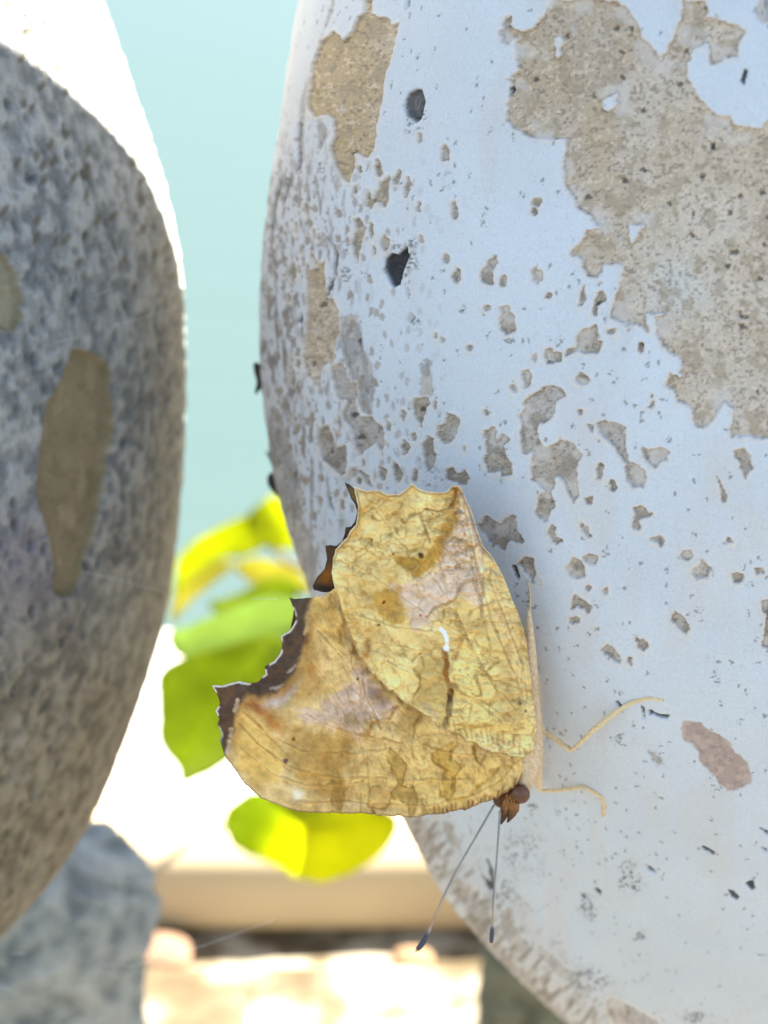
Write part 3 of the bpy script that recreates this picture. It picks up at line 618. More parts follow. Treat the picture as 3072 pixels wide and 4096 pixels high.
mesh_obj('shaft', V, F, MGREY, gb, C)
print('grey verts', len(V))

# dark curled flakes that break the white baluster's left edge
MFLAKE = material('dark_paint_flake', base=tuple(sh(62, 58, 58)), rough=.9, grain=.3, gscale=2500, bump=.0001)
def slab(poly, plane, thick):
    """closed slab from a photo outline at its own place: a front and a back ridge with a rim between"""
    P = np.array([plane(p) for p in poly]); n = len(P); c = P.mean(0)
    nn = FWD*thick
    Vv = np.vstack([P-nn*.5, P+nn*.5, c-nn*1.0, c+nn*1.0])
    i = np.arange(n); j = (i+1) % n
    return Vv, [np.stack([i, j, j+n, i+n], 1), np.vstack([np.stack([np.full(n, 2*n), j, i], 1), np.stack([np.full(n, 2*n+1), i+n, j+n], 1)])]
for poly, dep in ((T('C', (22,245),(50,238),(75,262),(85,330),(80,430),(62,400),(40,440),(32,425),(48,370),(28,300)), .197), (T('C', (110,962),(135,930),(180,950),(215,1040),(215,1120),(180,1090),(150,1060),(115,1012)), .202), (T('C', (95,790),(130,820),(150,870),(145,900),(125,850)), .200)):
    v, f = slab(poly, lambda p: at(p[0], p[1], dep), .0012)
    mesh_obj('paint_flake', v, f, MFLAKE, wb, smooth=False)

# ------------------------------------------------------------------ butterfly
WLIFT = .012
s0, s1 = surf(2150, 2350), surf(2150, 3150)
print('surface depth at body', s0, s1)
B0 = at(np.array(2150), np.array(2350), s0-.0032); B1 = at(np.array(2150), np.array(3150), s1-WLIFT)
bdir = (B1-B0)/np.linalg.norm(B1-B0)
tilt = math.radians(3)
left = -RIGHT*math.cos(tilt) - FWD*math.sin(tilt)
wn = np.cross(bdir, left); wn /= np.linalg.norm(wn)
if wn @ FWD > 0: wn = -wn                    # towards the camera
def on_wing(px, py, off=0.0):
    """photo pixel -> point of the wing plane lifted off metres towards the viewer"""
    d = rays(px, py); o = B0 + wn*off
    return CAM + d*(((o-CAM) @ wn)/(d @ wn))[..., None]
def clipped_grid(poly, step):
    """quads filling an outline; rim vertices sit on the outline"""
    x0, y0 = poly.min(0)-step; x1, y1 = poly.max(0)+step
    xs = np.arange(x0, x1+step, step); ys = np.arange(y0, y1+step, step)
    X, Y = np.meshgrid(xs, ys); ins = inside(X, Y, poly)
    cell = ins[:-1, :-1] | ins[1:, :-1] | ins[:-1, 1:] | ins[1:, 1:]
    use = np.zeros(ins.shape, bool)
    for a in (0, 1):
        for b in (0, 1): use[a:a+cell.shape[0], b:b+cell.shape[1]] |= cell
    out = use & ~ins
    xo = X[out]; yo = Y[out]; best = np.full(xo.shape, 1e9); bx = xo.copy(); by = yo.copy()
    for i in range(len(poly)):
        a = poly[i]; b = poly[(i+1) % len(poly)]; d = b-a; L = d @ d+1e-9
        t = np.clip(((xo-a[0])*d[0]+(yo-a[1])*d[1])/L, 0, 1); qx = a[0]+t*d[0]; qy = a[1]+t*d[1]; q = np.hypot(xo-qx, yo-qy)
        m = q < best; best = np.where(m, q, best); bx = np.where(m, qx, bx); by = np.where(m, qy, by)
    X[out] = bx; Y[out] = by
    idx = -np.ones(use.shape, int); idx[use] = np.arange(use.sum())
    f = np.stack([idx[:-1, :-1], idx[:-1, 1:], idx[1:, 1:], idx[1:, :-1]], -1)[cell]
    return X[use], Y[use], f
def refine(poly, n=4, amp=3., seed=1):
    P = []
    for i in range(len(poly)):
        a = poly[i]; b = poly[(i+1) % len(poly)]
        for k in range(n):
            p = a+(b-a)*k/n
            if k: p = p + amp*(np.array([vnoise(np.array(i*3.1+k), np.array(0.), seed), vnoise(np.array(i*3.1+k), np.array(9.), seed)])-.5)
            P.append(p)
    return np.array(P)
def two_sided(P, f, thick, nrm):
    n = len(P)
    V = np.vstack([P, P-nrm*thick])
    edges = np.concatenate([f[:, [0, 1]], f[:, [1, 2]], f[:, [2, 3]], f[:, [3, 0]]])
    key = np.sort(edges, 1); _, inv, cnt = np.unique(key, axis=0, return_inverse=True, return_counts=True)
    rim = edges[cnt[inv.ravel()] == 1]
    side = np.stack([rim[:, 1], rim[:, 0], rim[:, 0]+n, rim[:, 1]+n], 1)
    return V, np.vstack([f, f[:, ::-1]+n, side])

def clear_check():
    r = []
    for px in range(1350, 2200, 100):
        for py in range(1950, 3250, 100):
            d = surf(px, py); q = on_wing(np.array(float(px)), np.array(float(py)), -.0016)
            if d is not None and not (px > 1900 and py < 2300 and px > 1800+(py-1940)*.9): r.append((round(1000*(d-(q-CAM) @ FWD), 1), px, py))
    return sorted(r)[:4]
print('clearance mm', clear_check())
HIND = refine(T('W', (680,108),(700,116),(735,128),(790,122),(830,140),(880,146),(912,124),(938,92),(952,104),(975,120),(1010,130),(1050,132),(1090,124),(1118,108),(1140,96),(1156,120),(1178,165),(1200,215),(1226,300),(1250,368),(1298,425),(1340,500),(1375,590),(1405,660),(1430,730),(1445,800),(1458,900),(1470,1000),(1480,1100),(1488,1170),(1485,1230),(1462,1285),(1420,1300),(1350,1296),(1280,1272),(1200,1242),(1130,1206),(1060,1165),(1000,1122),(930,1080),(870,1040),(810,986),(760,936),(715,876),(682,812),(657,742),(640,680),(620,620),(602,575),(590,530),(582,485),(588,430),(600,385),(622,362),(650,335),(664,302),(690,275),(697,240),(700,195),(690,150)), 3, 3, 5)
FORE = refine(T('W', (395,602),(425,610),(490,604),(550,590),(585,566),(600,548),(700,600),(900,800),(1150,1000),(1400,1120),(1480,1200),(1478,1260),(1455,1330),(1425,1385),(1390,1430),(1330,1470),(1290,1492),(1220,1518),(1150,1536),(1080,1548),(1000,1556),(900,1559),(800,1561),(680,1558),(560,1550),(450,1540),(350,1513),(270,1480),(200,1422),(140,1340),(104,1290),(88,1235),(96,1212),(76,1165),(86,1145),(68,1105),(88,1075),(76,1040),(53,990),(110,988),(168,974),(215,984),(255,980),(292,940),(286,908),(330,880),(358,840),(364,812),(358,768),(398,745),(424,700),(416,650)), 3, 2.5, 7)
FARHIND = refine(T('W', (641,88),(662,97),(690,125),(800,160),(900,170),(1100,150),(1190,300),(1290,600),(1300,1000),(1000,1000),(700,700),(640,580),(590,572),(545,574),(505,565),(497,548),(520,505),(552,470),(562,430),(555,368),(575,366),(605,370),(632,345),(640,318),(645,288),(668,285),(686,262),(696,225),(686,185),(668,160)), 3, 3, 9)
FAREFORE = refine(T('W', (420,625),(600,600),(900,800),(1300,1120),(1420,1250),(1380,1400),(1250,1490),(1000,1540),(800,1548),(560,1538),(360,1500),(220,1420),(130,1300),(110,1200),(100,1060),(90,1010),(180,1000),(300,970),(350,900),(390,800)), 3, 2, 11)

def ripples(x, y, ang, sx, sy, seed, thr=.075):
    c, s = math.cos(ang), math.sin(ang); u = c*x+s*y; v = -s*x+c*y
    wv = v + 26*(fbm(x/55, y/55, seed+3, 3)-.5)
    n = fbm(u/sx, wv/sy, seed, 2)-.5
    return sstep(thr, 0, np.abs(n))*sstep(.36, .56, fbm(x/75, y/75, seed+7, 2)), n
def strokes(col, hgt, x, y, data):
    for c, pts, wd, rgb, k in data:
        d, t = ldist(x, y, T(c, *pts), 80)
        d = d + 15*(fbm(x/22, y/22, 77, 3)-.5)
        wv_ = wd*(.55+.9*vnoise(x/36, y/36, 78)); m = sstep(wv_*.5+4.5, wv_*.5-2.5, d)*k*(.5+.6*vnoise(x/28, y/28, 79))
        col[:] = mix(col, sh(*rgb), m); hgt -= m*wd*1.2e-6*4
def veins(col, hgt, x, y, lines, rgb):
    for pts, wd in lines:
        d, t = ldist(x, y, T('W', *pts), 60)
        d = d + 9*(fbm(x/60, y/60, 83, 2)-.5)
        m = sstep(wd*.5+3, wd*.5-2, d); col[:] = mix(col, sh(*rgb), m*.48*(.6+.6*vnoise(x/50, y/50, 84)))
        hgt += sstep(16, 0, d)*5e-5
        col[:] = mix(col, np.clip(col*1.22, 0, .9), sstep(7, 2, np.abs(d-wd*.5-6))*.45)
def region(col, x, y, c, pts, rgb, k, soft=14, rag=24, seed=0):
    d = psdf(x, y, T(c, *pts), 120) + rag*(fbm(x/34, y/34, 200+seed, 4)-.5)*2
    m = sstep(soft, -soft, d)*k
    col[:] = mix(col, sh(*rgb), m); return m
def paint_hind(x, y):
    col = np.empty((len(x), 3)); col[:] = sh(198, 178, 120); h = np.zeros(len(x))
    big = fbm(x/120, y/120, 301, 4); col = mix(col, sh(210, 193, 138), sstep(.45, .7, big)); col = mix(col, sh(180, 154, 98), sstep(.5, .3, big)*.7)
    # cream lower field, pinkish upper right field, ochre patches of the pattern
    region(col, x, y, 'I', ((560,200),(900,150),(950,420),(900,640),(860,700),(640,580),(520,400)), (204,186,128), .85, 40, 30, 1)
    region(col, x, y, 'I', ((1260,230),(1420,100),(1659,100),(1659,900),(1400,900),(1230,880),(1240,600),(1220,480)), (206,188,124), .85, 40, 30, 2)
    region(col, x, y, 'W', ((1145,180),(1190,215),(1226,310),(1250,420),(1262,600),(1240,650),(1160,600),(1090,630),(1010,720),(940,730),(890,640),(850,560),(900,520),(1000,500),(1060,440),(1080,340),(1130,260)), (190,172,158), .90, 30, 34, 3)
    region(col, x, y, 'W', ((1150,140),(1180,180),(1210,300),(1240,400),(1190,480),(1165,300)), (200,184,150), .6, 24, 16, 4)
    region(col, x, y, 'W', ((1250,420),(1340,520),(1400,680),(1450,900),(1480,1120),(1440,1100),(1380,900),(1250,640)), (202,180,128), .8, 40, 20, 5)
    region(col, x, y, 'W', ((830,410),(890,470),(960,500),(1040,465),(1075,400),(1100,320),(1140,255),(1130,215),(1085,270),(1040,330),(1005,395),(940,415),(880,400)), (156,122,46), .92, 12, 20, 6)
    region(col, x, y, 'W', ((1150,250),(1140,290),(1090,380),(1060,400),(1075,330),(1110,270)), (148,112,66), .6, 14, 14, 7)
    region(col, x, y, 'W', ((765,590),(825,540),(880,555),(890,640),(925,690),(850,705),(785,680)), (164,130,58), .88, 16, 24, 8)
    region(col, x, y, 'W', ((600,560),(650,560),(665,640),(700,700),(680,760),(640,660)), (170,140,70), .5, 20, 20, 9)
    region(col, x, y, 'W', ((690,200),(740,220),(690,330),(610,400),(640,350),(680,290)), (176,138,60), .7, 14, 14, 10)
    region(col, x, y, 'I', ((960,290),(1150,280),(1200,500),(1220,620),(1190,800),(1150,870),(900,710),(950,560),(960,480),(890,400)), (170,146,86), .8, 12, 22, 11)
    region(col, x, y, 'I', ((950,690),(1050,720),(1120,800),(1100,830),(980,760)), (166,148,120), .6, 14, 14, 12)
    for cx, cy, rx, ry, rot, rgb, k in ((738,825,22,52,.2,(120,80,20),.85),(725,850,34,30,0,(150,108,40),.6),(1130,150,14,34,.2,(170,110,24),.9),(1118,190,16,22,.4,(92,58,20),.85),(1090,230,20,12,0,(140,100,40),.5),(1150,770,26,60,0,(160,124,60),.45),(1090,900,18,80,0,(120,80,34),.75),(1120,1000,14,50,0,(150,112,50),.6),(1255,900,14,20,0,(130,96,40),.4),(1300,1180,200,30,0,(206,176,100),.6)):
        p = T('W', (cx, cy))[0]; col = mix(col, sh(*rgb), blob(x, y, p[0], p[1], rx/1.106, ry/1.106, rot)*k*(.6+.8*fbm(x/20, y/20, 320, 2)))
    # crackle across the cells
    for ang, sx, sy, seed, k, rgb, reg in ((.10, 70, 24, 401, .62, (136,110,68), sstep(1640, 1800, x)), (.0, 44, 15, 441, .45, (150,126,88), sstep(1700, 1850, x)), (-.30, 56, 24, 411, .60, (136,108,56), sstep(2380, 2280, y)), (.2, 90, 34, 421, .55, (152,122,68), 1.0), (-.2, 60, 28, 451, .40, (158,130,78), 1.0), (1.2, 60, 26, 431, .45, (154,128,78), sstep(1800, 1650, x)*sstep(2150, 2300, y))):
        m, n = ripples(x, y, ang, sx, sy, seed); col = mix(col, sh(*rgb), m*k*reg); h += n*2.6e-4*reg - m*.7e-4*reg
    strokes(col, h, x, y, [
        ('W', ((1138,118),(1128,165),(1100,205),(1050,222),(990,206)), 9, (104,70,24), .85), ('W', ((1140,205),(1128,238),(1135,262)), 6, (112,62,40), .6),
        ('W', ((745,235),(790,262),(830,235),(880,240),(905,270),(930,240),(975,225),(1000,210)), 6, (122,92,36), .8), ('W', ((905,270),(950,262),(1010,262),(1060,240)), 5, (120,92,40), .7),
        ('W', ((820,330),(850,318),(840,345),(810,360)), 5, (120,92,40), .7), ('W', ((870,300),(900,292),(925,318),(990,318)), 5, (128,98,44), .6), ('W', ((750,345),(760,350),(762,372)), 7, (120,92,40), .7), ('W', ((745,405),(800,410),(835,370)), 5, (122,94,40), .7),
        ('H', ((1080,350),(1140,500),(1200,680)), 5, (130,100,56), .8), ('H', ((840,560),(910,680),(985,830)), 5, (132,104,56), .8), ('H', ((740,700),(820,780),(900,790),(960,780),(1060,770),(1120,740),(1150,650)), 6, (128,94,30), .7),
        ('J', ((170,1080),(210,1230),(280,1430)), 8, (150,132,112), .7), ('J', ((540,870),(560,1100),(600,1260),(640,1450),(690,1560),(690,1700)), 12, (138,122,104), .8), ('J', ((690,900),(705,1150),(700,1300),(680,1560)), 9, (142,124,104), .7), ('J', ((430,240),(500,330),(560,560),(620,760),(700,930),(860,1040)), 16, (150,136,124), .75),
        ('J', ((520,850),(590,870),(620,840)), 10, (146,110,66), .8), ('J', ((740,1130),(800,1160),(860,1200)), 9, (128,122,112), .7), ('J', ((370,460),(430,450),(470,470)), 9, (84,80,80), .7),
        ('J', ((20,1700),(90,1620),(200,1560),(320,1520),(380,1450),(420,1330),(520,1270),(560,1250)), 10, (124,100,50), .75), ('J', ((540,1700),(620,1600),(700,1560),(820,1530)), 8, (120,98,52), .6), ('J', ((560,1790),(650,1740),(760,1700)), 8, (120,96,50), .6), ('J', ((170,1700),(230,1640),(200,1760)), 7, (120,96,50), .6),
        ('J', ((370,1640),(400,1760),(440,1880),(470,1960)), 9, (140,112,70), .7), ('J', ((640,1500),(700,1700),(760,1950),(800,2111)), 8, (146,120,80), .6),
        ('I', ((1340,60),(1420,240),(1520,420),(1640,590)), 8, (140,112,64), .8), ('I', ((1240,520),(1380,640),(1500,720),(1600,790),(1659,840)), 8, (144,114,62), .8), ('I', ((950,480),(1060,530),(1210,560)), 6, (150,124,78), .7),
        ('I', ((1659,830),(1560,900),(1450,920),(1340,900),(1230,890)), 8, (152,118,54), .8), ('I', ((1659,345),(1590,370),(1540,410),(1510,440),(1450,415),(1440,460),(1480,540),(1485,610),(1430,650)), 9, (120,96,44), .85), ('I', ((1500,440),(1560,450),(1600,500)), 6, (130,104,54), .7), ('I', ((1500,680),(1560,720),(1610,690)), 6, (130,104,54), .7),
        ('I', ((1400,680),(1400,760),(1380,840)), 5, (150,124,70), .6), ('I', ((950,270),(880,330),(900,400),(960,480),(955,550),(900,640),(885,700)), 8, (122,98,50), .85), ('I', ((970,300),(990,380),(950,440)), 6, (136,108,58), .7), ('I', ((1090,320),(1040,270),(960,300)), 5, (140,112,62), .6), ('I', ((1080,380),(1110,330),(1150,350)), 5, (140,112,62), .6),
        ('I', ((1170,240),(1190,340),(1180,420),(1200,500),(1215,560)), 20, (122,80,32), .85), ('I', ((1220,590),(1215,720),(1190,840),(1165,950)), 17, (78,52,24), .95), ('I', ((1240,150),(1320,120),(1300,200),(1260,300)), 10, (146,108,46), .7),
        ('I', ((500,470),(620,560),(700,540),(760,600)), 4, (168,140,92), .5), ('I', ((600,170),(740,280)), 5, (160,140,110), .5),
        ('W', ((602,575),(657,742),(715,876),(810,986),(930,1080),(1060,1165),(1200,1242),(1350,1296),(1470,1285)), 6, (126,92,40), .75)])
    veins(col, h, x, y, [(((1400,1095),(1330,1010),(1260,920),(1180,765),(1125,630),(1060,440),(1000,300),(955,215)), 5), (((1370,1120),(1240,1060),(1110,1000),(960,945),(830,880)), 5), (((1180,765),(1060,700),(900,600),(760,490),(630,420)), 5),
        (((1180,765),(1040,745),(850,720),(690,670)), 4), (((1125,630),(1010,480),(880,350),(770,200)), 5), (((1440,1080),(1400,960),(1290,700),(1240,520),(1195,330),(1165,180)), 6), (((1450,1050),(1430,900),(1330,640),(1260,470)), 5), (((1260,920),(1130,860),(980,830),(800,800)), 4)], (142, 116, 72))
    for k in range(17):                                     # scale teeth along the leading edge
        f = k/16; q = T('W', (1110+375*f, 1196+98*f-8*f*f*3))[0] if f < .8 else T('W', (1110+375*f, 1290))[0]
        d, _ = ldist(x, y, np.array([q, q+np.array([-10+10*f, -34-16*math.sin(k*2.1)])]), 40); col = mix(col, sh(134, 98, 40), sstep(7, 2, d+4*(fbm(x/9, y/9, 380)-.5))*.45)
    for cx, cy, r, rgb in ((977,405,11,(66,26,20)),(855,405,7,(96,62,26)),(813,615,9,(74,36,16)),(790,718,9,(92,54,22)),(975,670,7,(140,92,74)),(1415,1065,9,(112,84,46)),(1440,1100,7,(112,84,46)),(760,345,6,(96,64,26))):
        p = T('W', (cx, cy))[0]; d = np.hypot(x-p[0], y-p[1]) + 6*(fbm(x/8, y/8, 350, 2)-.5); col = mix(col, sh(*rgb), sstep(r/1.106+2, r/1.106-3, d)*.92)
    d, _ = ldist(x, y, T('W', (1066,736),(1080,748),(1090,772),(1094,800),(1090,830)), 60); p = T('W', (1090, 825))[0]
    col = mix(col, sh(228, 228, 214), sstep(10, 6, np.minimum(d, np.hypot(x-p[0], y-p[1])-5)))
    for sc_, k_, sd_ in ((46, .30, 371), (22, .22, 372), (11, .16, 373)):
        mo = fbm(x/sc_, y/(sc_*.8), sd_+0, 3)-.5; col = col*(1+k_*1.25*mo)[:, None]*np.array([1, 1, 1]); h += mo*sc_*4.2e-6
    de = segdist(x, y, HIND)[0]
    up = sstep(2120, 1990, y)*sstep(1880, 1700, x)
    col = mix(col, sh(120, 92, 56), sstep(7, 3, np.abs(de-7))*.6*sstep(2300, 2200, y)); col = mix(col, sh(216, 208, 192), sstep(5, 2, de)*.4*sstep(2400, 2300, y))
    h += 6e-4*(fbm(x/260, y/260, 365, 3)-.5)
    return col, h
def paint_fore(x, y):
    col = np.empty((len(x), 3)); col[:] = sh(182, 157, 104); h = np.zeros(len(x))
    big = fbm(x/110, y/130, 501, 4); col = mix(col, sh(198, 175, 124), sstep(.46, .7, big)*.9); col = mix(col, sh(156, 128, 76), sstep(.5, .3, big)*.8)
    region(col, x, y, 'I', ((560,1040),(850,1040),(1250,1000),(1500,1130),(1659,1180),(1500,1500),(1180,1600),(860,1640),(480,1640),(340,1500),(500,1200)), (192,164,104), .8, 40, 30, 20)
    region(col, x, y, 'I', ((930,900),(1010,860),(1200,1000),(1080,1100),(1030,1180),(1100,1330),(1100,1480),(1060,1560),(930,1540),(910,1420),(830,1350),(850,1180),(920,1010)), (200,174,112), .85, 16, 24, 21)
    region(col, x, y, 'W', ((180,1085),(215,1100),(300,1180),(380,1290),(350,1400),(270,1440),(170,1350),(140,1260),(150,1180)), (194,162,92), .9, 18, 22, 22)
    region(col, x, y, 'W', ((490,610),(590,580),(640,700),(660,800),(600,830),(560,760),(500,720)), (190,158,90), .8, 30, 30, 23)
    region(col, x, y, 'W', ((420,1110),(520,1085),(600,1040),(680,960),(700,890),(745,950),(800,1005),(850,1060),(850,1100),(800,1145),(730,1160),(700,1225),(640,1190),(540,1150),(460,1150)), (176,156,142), .92, 26, 34, 24)
    region(col, x, y, 'W', ((745,990),(790,1000),(840,1050),(810,1080),(760,1050)), (110,90,82), .8, 22, 16, 25)  # mauve-brown shade under the overlapping hindwing, painted in
    region(col, x, y, 'W', ((640,640),(665,760),(720,880),(760,940),(730,940),(670,850),(640,760)), (150,126,92), .75, 14, 14, 26)  # overlap shade continued up the hindwing's edge, also painted
    region(col, x, y, 'W', ((395,1150),(480,1170),(620,1190),(660,1240),(640,1330),(640,1440),(560,1480),(480,1440),(400,1330),(350,1240)), (154,120,60), .75, 40, 40, 27)
    for cx, cy, rx, ry, rot, rgb, k in ((480,760,30,90,.1,(134,92,40),.8),(500,900,40,70,0,(150,108,52),.7),(245,1090,60,30,.7,(132,74,26),.95),(330,1150,60,34,.7,(150,96,40),.8),(400,1010,50,30,-.5,(150,112,56),.7),(330,1060,50,22,-.3,(186,178,176),.8),(395,1025,60,14,-.9,(176,166,160),.7),(680,1150,40,34,0,(132,110,66),.75),(560,1340,60,90,.3,(150,118,62),.6),(620,1450,24,80,0,(128,100,50),.75),(520,1450,40,60,.2,(140,108,56),.5),(250,1430,40,16,.5,(140,100,50),.6),(430,1465,30,26,.4,(206,198,182),.85),(700,1520,60,16,0,(204,190,156),.6),(860,1090,24,10,-.5,(110,76,80),.8),(1150,1400,260,60,-.2,(198,168,92),.4)):
        p = T('W', (cx, cy))[0]; col = mix(col, sh(*rgb), blob(x, y, p[0], p[1], rx/1.106, ry/1.106, rot)*k*(.65+.7*fbm(x/24, y/24, 520, 2)))
    for ang, sx, sy, seed, k, rgb in ((1.40, 110, 30, 601, .68, (146,116,64)), (1.15, 70, 26, 611, .42, (142,114,66)), (1.7, 90, 40, 631, .40, (150,122,72)), (.5, 60, 30, 621, .30, (142,116,72))):
        m, n = ripples(x, y, ang, sx, sy, seed); reg = sstep(1150, 1400, x); col = mix(col, sh(*rgb), m*k*reg); h += n*2.2e-4*reg - m*.6e-4*reg
    for c, pts, rgb in (('I', ((690,1090),(660,1200),(740,1330),(760,1420),(900,1440),(930,1560),(900,1640),(860,1660),(850,1560),(720,1530),(690,1480),(800,1390),(800,1330),(830,1250),(760,1150)), (150,120,60)),
                        ('I', ((1060,1140),(1240,1030),(1290,1050),(1220,1130),(1230,1200),(1350,1240),(1260,1330),(1250,1470),(1200,1540),(1120,1490),(1170,1330),(1200,1290),(1080,1230)), (168,136,62)),
                        ('I', ((500,1450),(560,1430),(700,1450),(690,1560),(640,1640),(500,1620),(490,1540)), (166,136,80)), ('I', ((180,1380),(260,1400),(290,1560),(250,1640),(170,1600)), (138,108,56))):
        d = psdf(x, y, T(c, *pts), 80) + 16*(fbm(x/20, y/20, 540, 3)-.5); col = mix(col, sh(*rgb), sstep(8, -9, d)*.72); col = mix(col, sh(122, 92, 38), sstep(7, 1, np.abs(d))*.75*sstep(.25, .5, fbm(x/30, y/30, 541)))
    strokes(col, h, x, y, [
        ('I', ((500,980),(520,890),(600,850),(680,840),(760,720)), 9, (132,96,48), .75), ('I', ((890,990),(900,880),(960,820)), 14, (118,88,40), .8), ('I', ((560,870),(700,880),(860,960)), 4, (146,116,64), .6), ('I', ((520,1040),(700,1040),(900,1010),(1150,960)), 5, (158,128,74), .6),
        ('I', ((1430,1080),(1435,1180),(1480,1230),(1520,1170),(1540,1110)), 9, (122,90,36), .85), ('I', ((1659,1250),(1560,1340),(1440,1450),(1340,1530),(1200,1540)), 13, (166,134,62), .9), ('I', ((1659,1262),(1560,1354),(1440,1464)), 5, (132,100,46), .7),
        ('I', ((1380,1340),(1420,1420),(1440,1240),(1530,1350)), 4, (150,120,62), .6), ('I', ((1500,1240),(1560,1330)), 4, (150,120,62), .6), ('I', ((1240,1350),(1235,1460)), 11, (104,74,30), .85), ('I', ((1120,1400),(1130,1500),(1200,1550)), 9, (120,90,36), .7), ('I', ((1230,1110),(1215,1190)), 8, (118,86,34), .8), ('I', ((1050,1130),(1070,1220),(1200,1290)), 6, (130,98,42), .7),
        ('W', ((170,1165),(280,1260),(400,1360)), 5, (142,112,58), .7), ('W', ((200,1100),(300,1210),(440,1340)), 5, (146,114,60), .7), ('W', ((150,1240),(260,1330),(400,1420)), 4, (146,114,60), .6), ('W', ((500,700),(640,820)), 5, (148,116,64), .6), ('W', ((480,640),(560,740),(640,810)), 4, (150,120,70), .5),
        ('I', ((320,1200),(340,1400),(330,1600)), 5, (160,132,84), .6), ('I', ((490,1300),(500,1500)), 5, (150,122,72), .6), ('I', ((330,580),(460,700),(600,830)), 4, (196,182,166), .7), ('I', ((180,70),(280,190)), 5, (146,118,70), .6), ('I', ((740,1480),(800,1450),(880,1470)), 10, (184,158,100), .7)])
    veins(col, h, x, y, [(((1440,1290),(1330,1400),(1200,1470),(1000,1510),(700,1510),(430,1490)), 6), (((1420,1300),(1180,1290),(960,1250),(760,1220),(600,1180),(470,1110)), 5), (((960,1250),(700,1290),(450,1270),(300,1200),(190,1110)), 5), (((1200,1400),(900,1400),(600,1390),(400,1340),(250,1240),(160,1150)), 5), (((760,1220),(640,1080),(560,960),(490,880)), 5), (((800,1180),(720,1000),(620,850),(520,740)), 5), (((700,1420),(480,1420),(320,1370),(180,1270)), 4)], (128, 98, 54))
    for k in range(20):
        f = k/19; q = T('W', (1040+345*f, 1552-116*f**2.2))[0]
        d, _ = ldist(x, y, np.array([q, q+np.array([-4+14*f, -26-14*math.sin(k*1.7)])]), 40); col = mix(col, sh(112, 74, 30), sstep(8, 2, d+4*(fbm(x/9, y/9, 381)-.5))*.9*(.6+.4*math.sin(k*2.6)**2))
    # sooty outer margin with its pale inner dashes
    band = psdf(x, y, T('W', (380,570),(500,600),(478,640),(466,700),(470,780),(440,860),(425,920),(385,975),(335,1018),(280,1040),(205,1030),(178,1075),(150,1130),(146,1190),(122,1245),(104,1300),(30,1300),(20,960),(200,900),(300,740)), 200) + 14*(fbm(x/22, y/22, 560, 3)-.5)
    dk = sstep(14, -12, band); col = mix(col, sh(134, 90, 44), sstep(60, 0, band)*.55*sstep(1250, 1150, y*0+x)); col = mix(col, sh(62, 52, 48), dk*.95); col = mix(col, sh(90, 66, 44), dk*sstep(.5, .7, fbm(x/40, y/40, 565))*.6)
    strokes(col, h, x, y, [('W', ((425,895),(405,915),(385,930)), 11, (172,160,150), .8), ('W', ((365,985),(335,1000),(310,998)), 12, (168,156,148), .8), ('W', ((470,720),(462,760)), 8, (176,150,112), .7), ('W', ((165,1060),(160,1090),(150,1110)), 8, (186,166,140), .7), ('W', ((140,1190),(132,1220)), 12, (196,178,156), .7), ('W', ((128,1240),(118,1290)), 10, (196,178,156), .7)])
    for cx, cy, r, rgb in ((415,1222,9,(84,62,28)),(378,1315,11,(88,50,66)),(697,957,7,(74,66,30))):
        p = T('W', (cx, cy))[0]; d = np.hypot(x-p[0], y-p[1]) + 7*(fbm(x/8, y/8, 570, 2)-.5); col = mix(col, sh(*rgb), sstep(r/1.106+2, r/1.106-3, d)*.9)
    for sc_, k_, sd_ in ((46, .30, 371), (22, .22, 372), (11, .16, 373)):
        mo = fbm(x/sc_, y/(sc_*.8), sd_+40, 3)-.5; col = col*(1+k_*1.6*mo)[:, None]*np.array([1, 1, 1]); h += mo*sc_*4.2e-6
    de = segdist(x, y, FORE)[0]
    teeth = sstep(1.0, .35, np.abs(fbm(x/60, y/60, 590, 2)-.5)*4); lm = sstep(1330, 1200, x)*sstep(3000, 2900, y)
    col = mix(col, sh(206, 204, 204), sstep(8, 4, de)*.75*lm*sstep(.42, .55, fbm(x/38, y/38, 592, 2)))
    col = mix(col, sh(96, 68, 50), sstep(7, 3, de)*.7*(1-lm)*sstep(2950, 3050, y))
    h += 7e-4*(fbm(x/240, y/240, 595, 3)-.5)
    return col, h
def paint_far(x, y):
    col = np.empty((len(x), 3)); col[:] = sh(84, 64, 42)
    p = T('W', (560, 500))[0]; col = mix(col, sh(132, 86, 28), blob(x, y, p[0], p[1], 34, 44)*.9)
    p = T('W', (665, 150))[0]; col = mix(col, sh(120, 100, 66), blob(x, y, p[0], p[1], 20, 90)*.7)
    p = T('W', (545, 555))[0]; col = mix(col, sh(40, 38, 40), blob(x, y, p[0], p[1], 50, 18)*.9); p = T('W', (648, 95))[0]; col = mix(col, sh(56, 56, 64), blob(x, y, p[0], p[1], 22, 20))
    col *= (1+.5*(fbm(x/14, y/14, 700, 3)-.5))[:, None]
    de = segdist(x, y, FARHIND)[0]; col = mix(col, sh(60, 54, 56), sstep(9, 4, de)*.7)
    return col, 1e-4*(fbm(x/60, y/60, 701)-.5)
MWING = material('wing_scales', attr=True, rough=.8, grain=.06, gscale=5000, bump=.00004, bscale=9000, spec=.15)
MFAR = material('wing_scales_far_side', attr=True, rough=.85, grain=.1, gscale=5000, spec=.1)
bf = empty('butterfly', tuple(B0), 'yellow-brown butterfly with folded ragged wings, head down on the white baluster', 'butterfly')
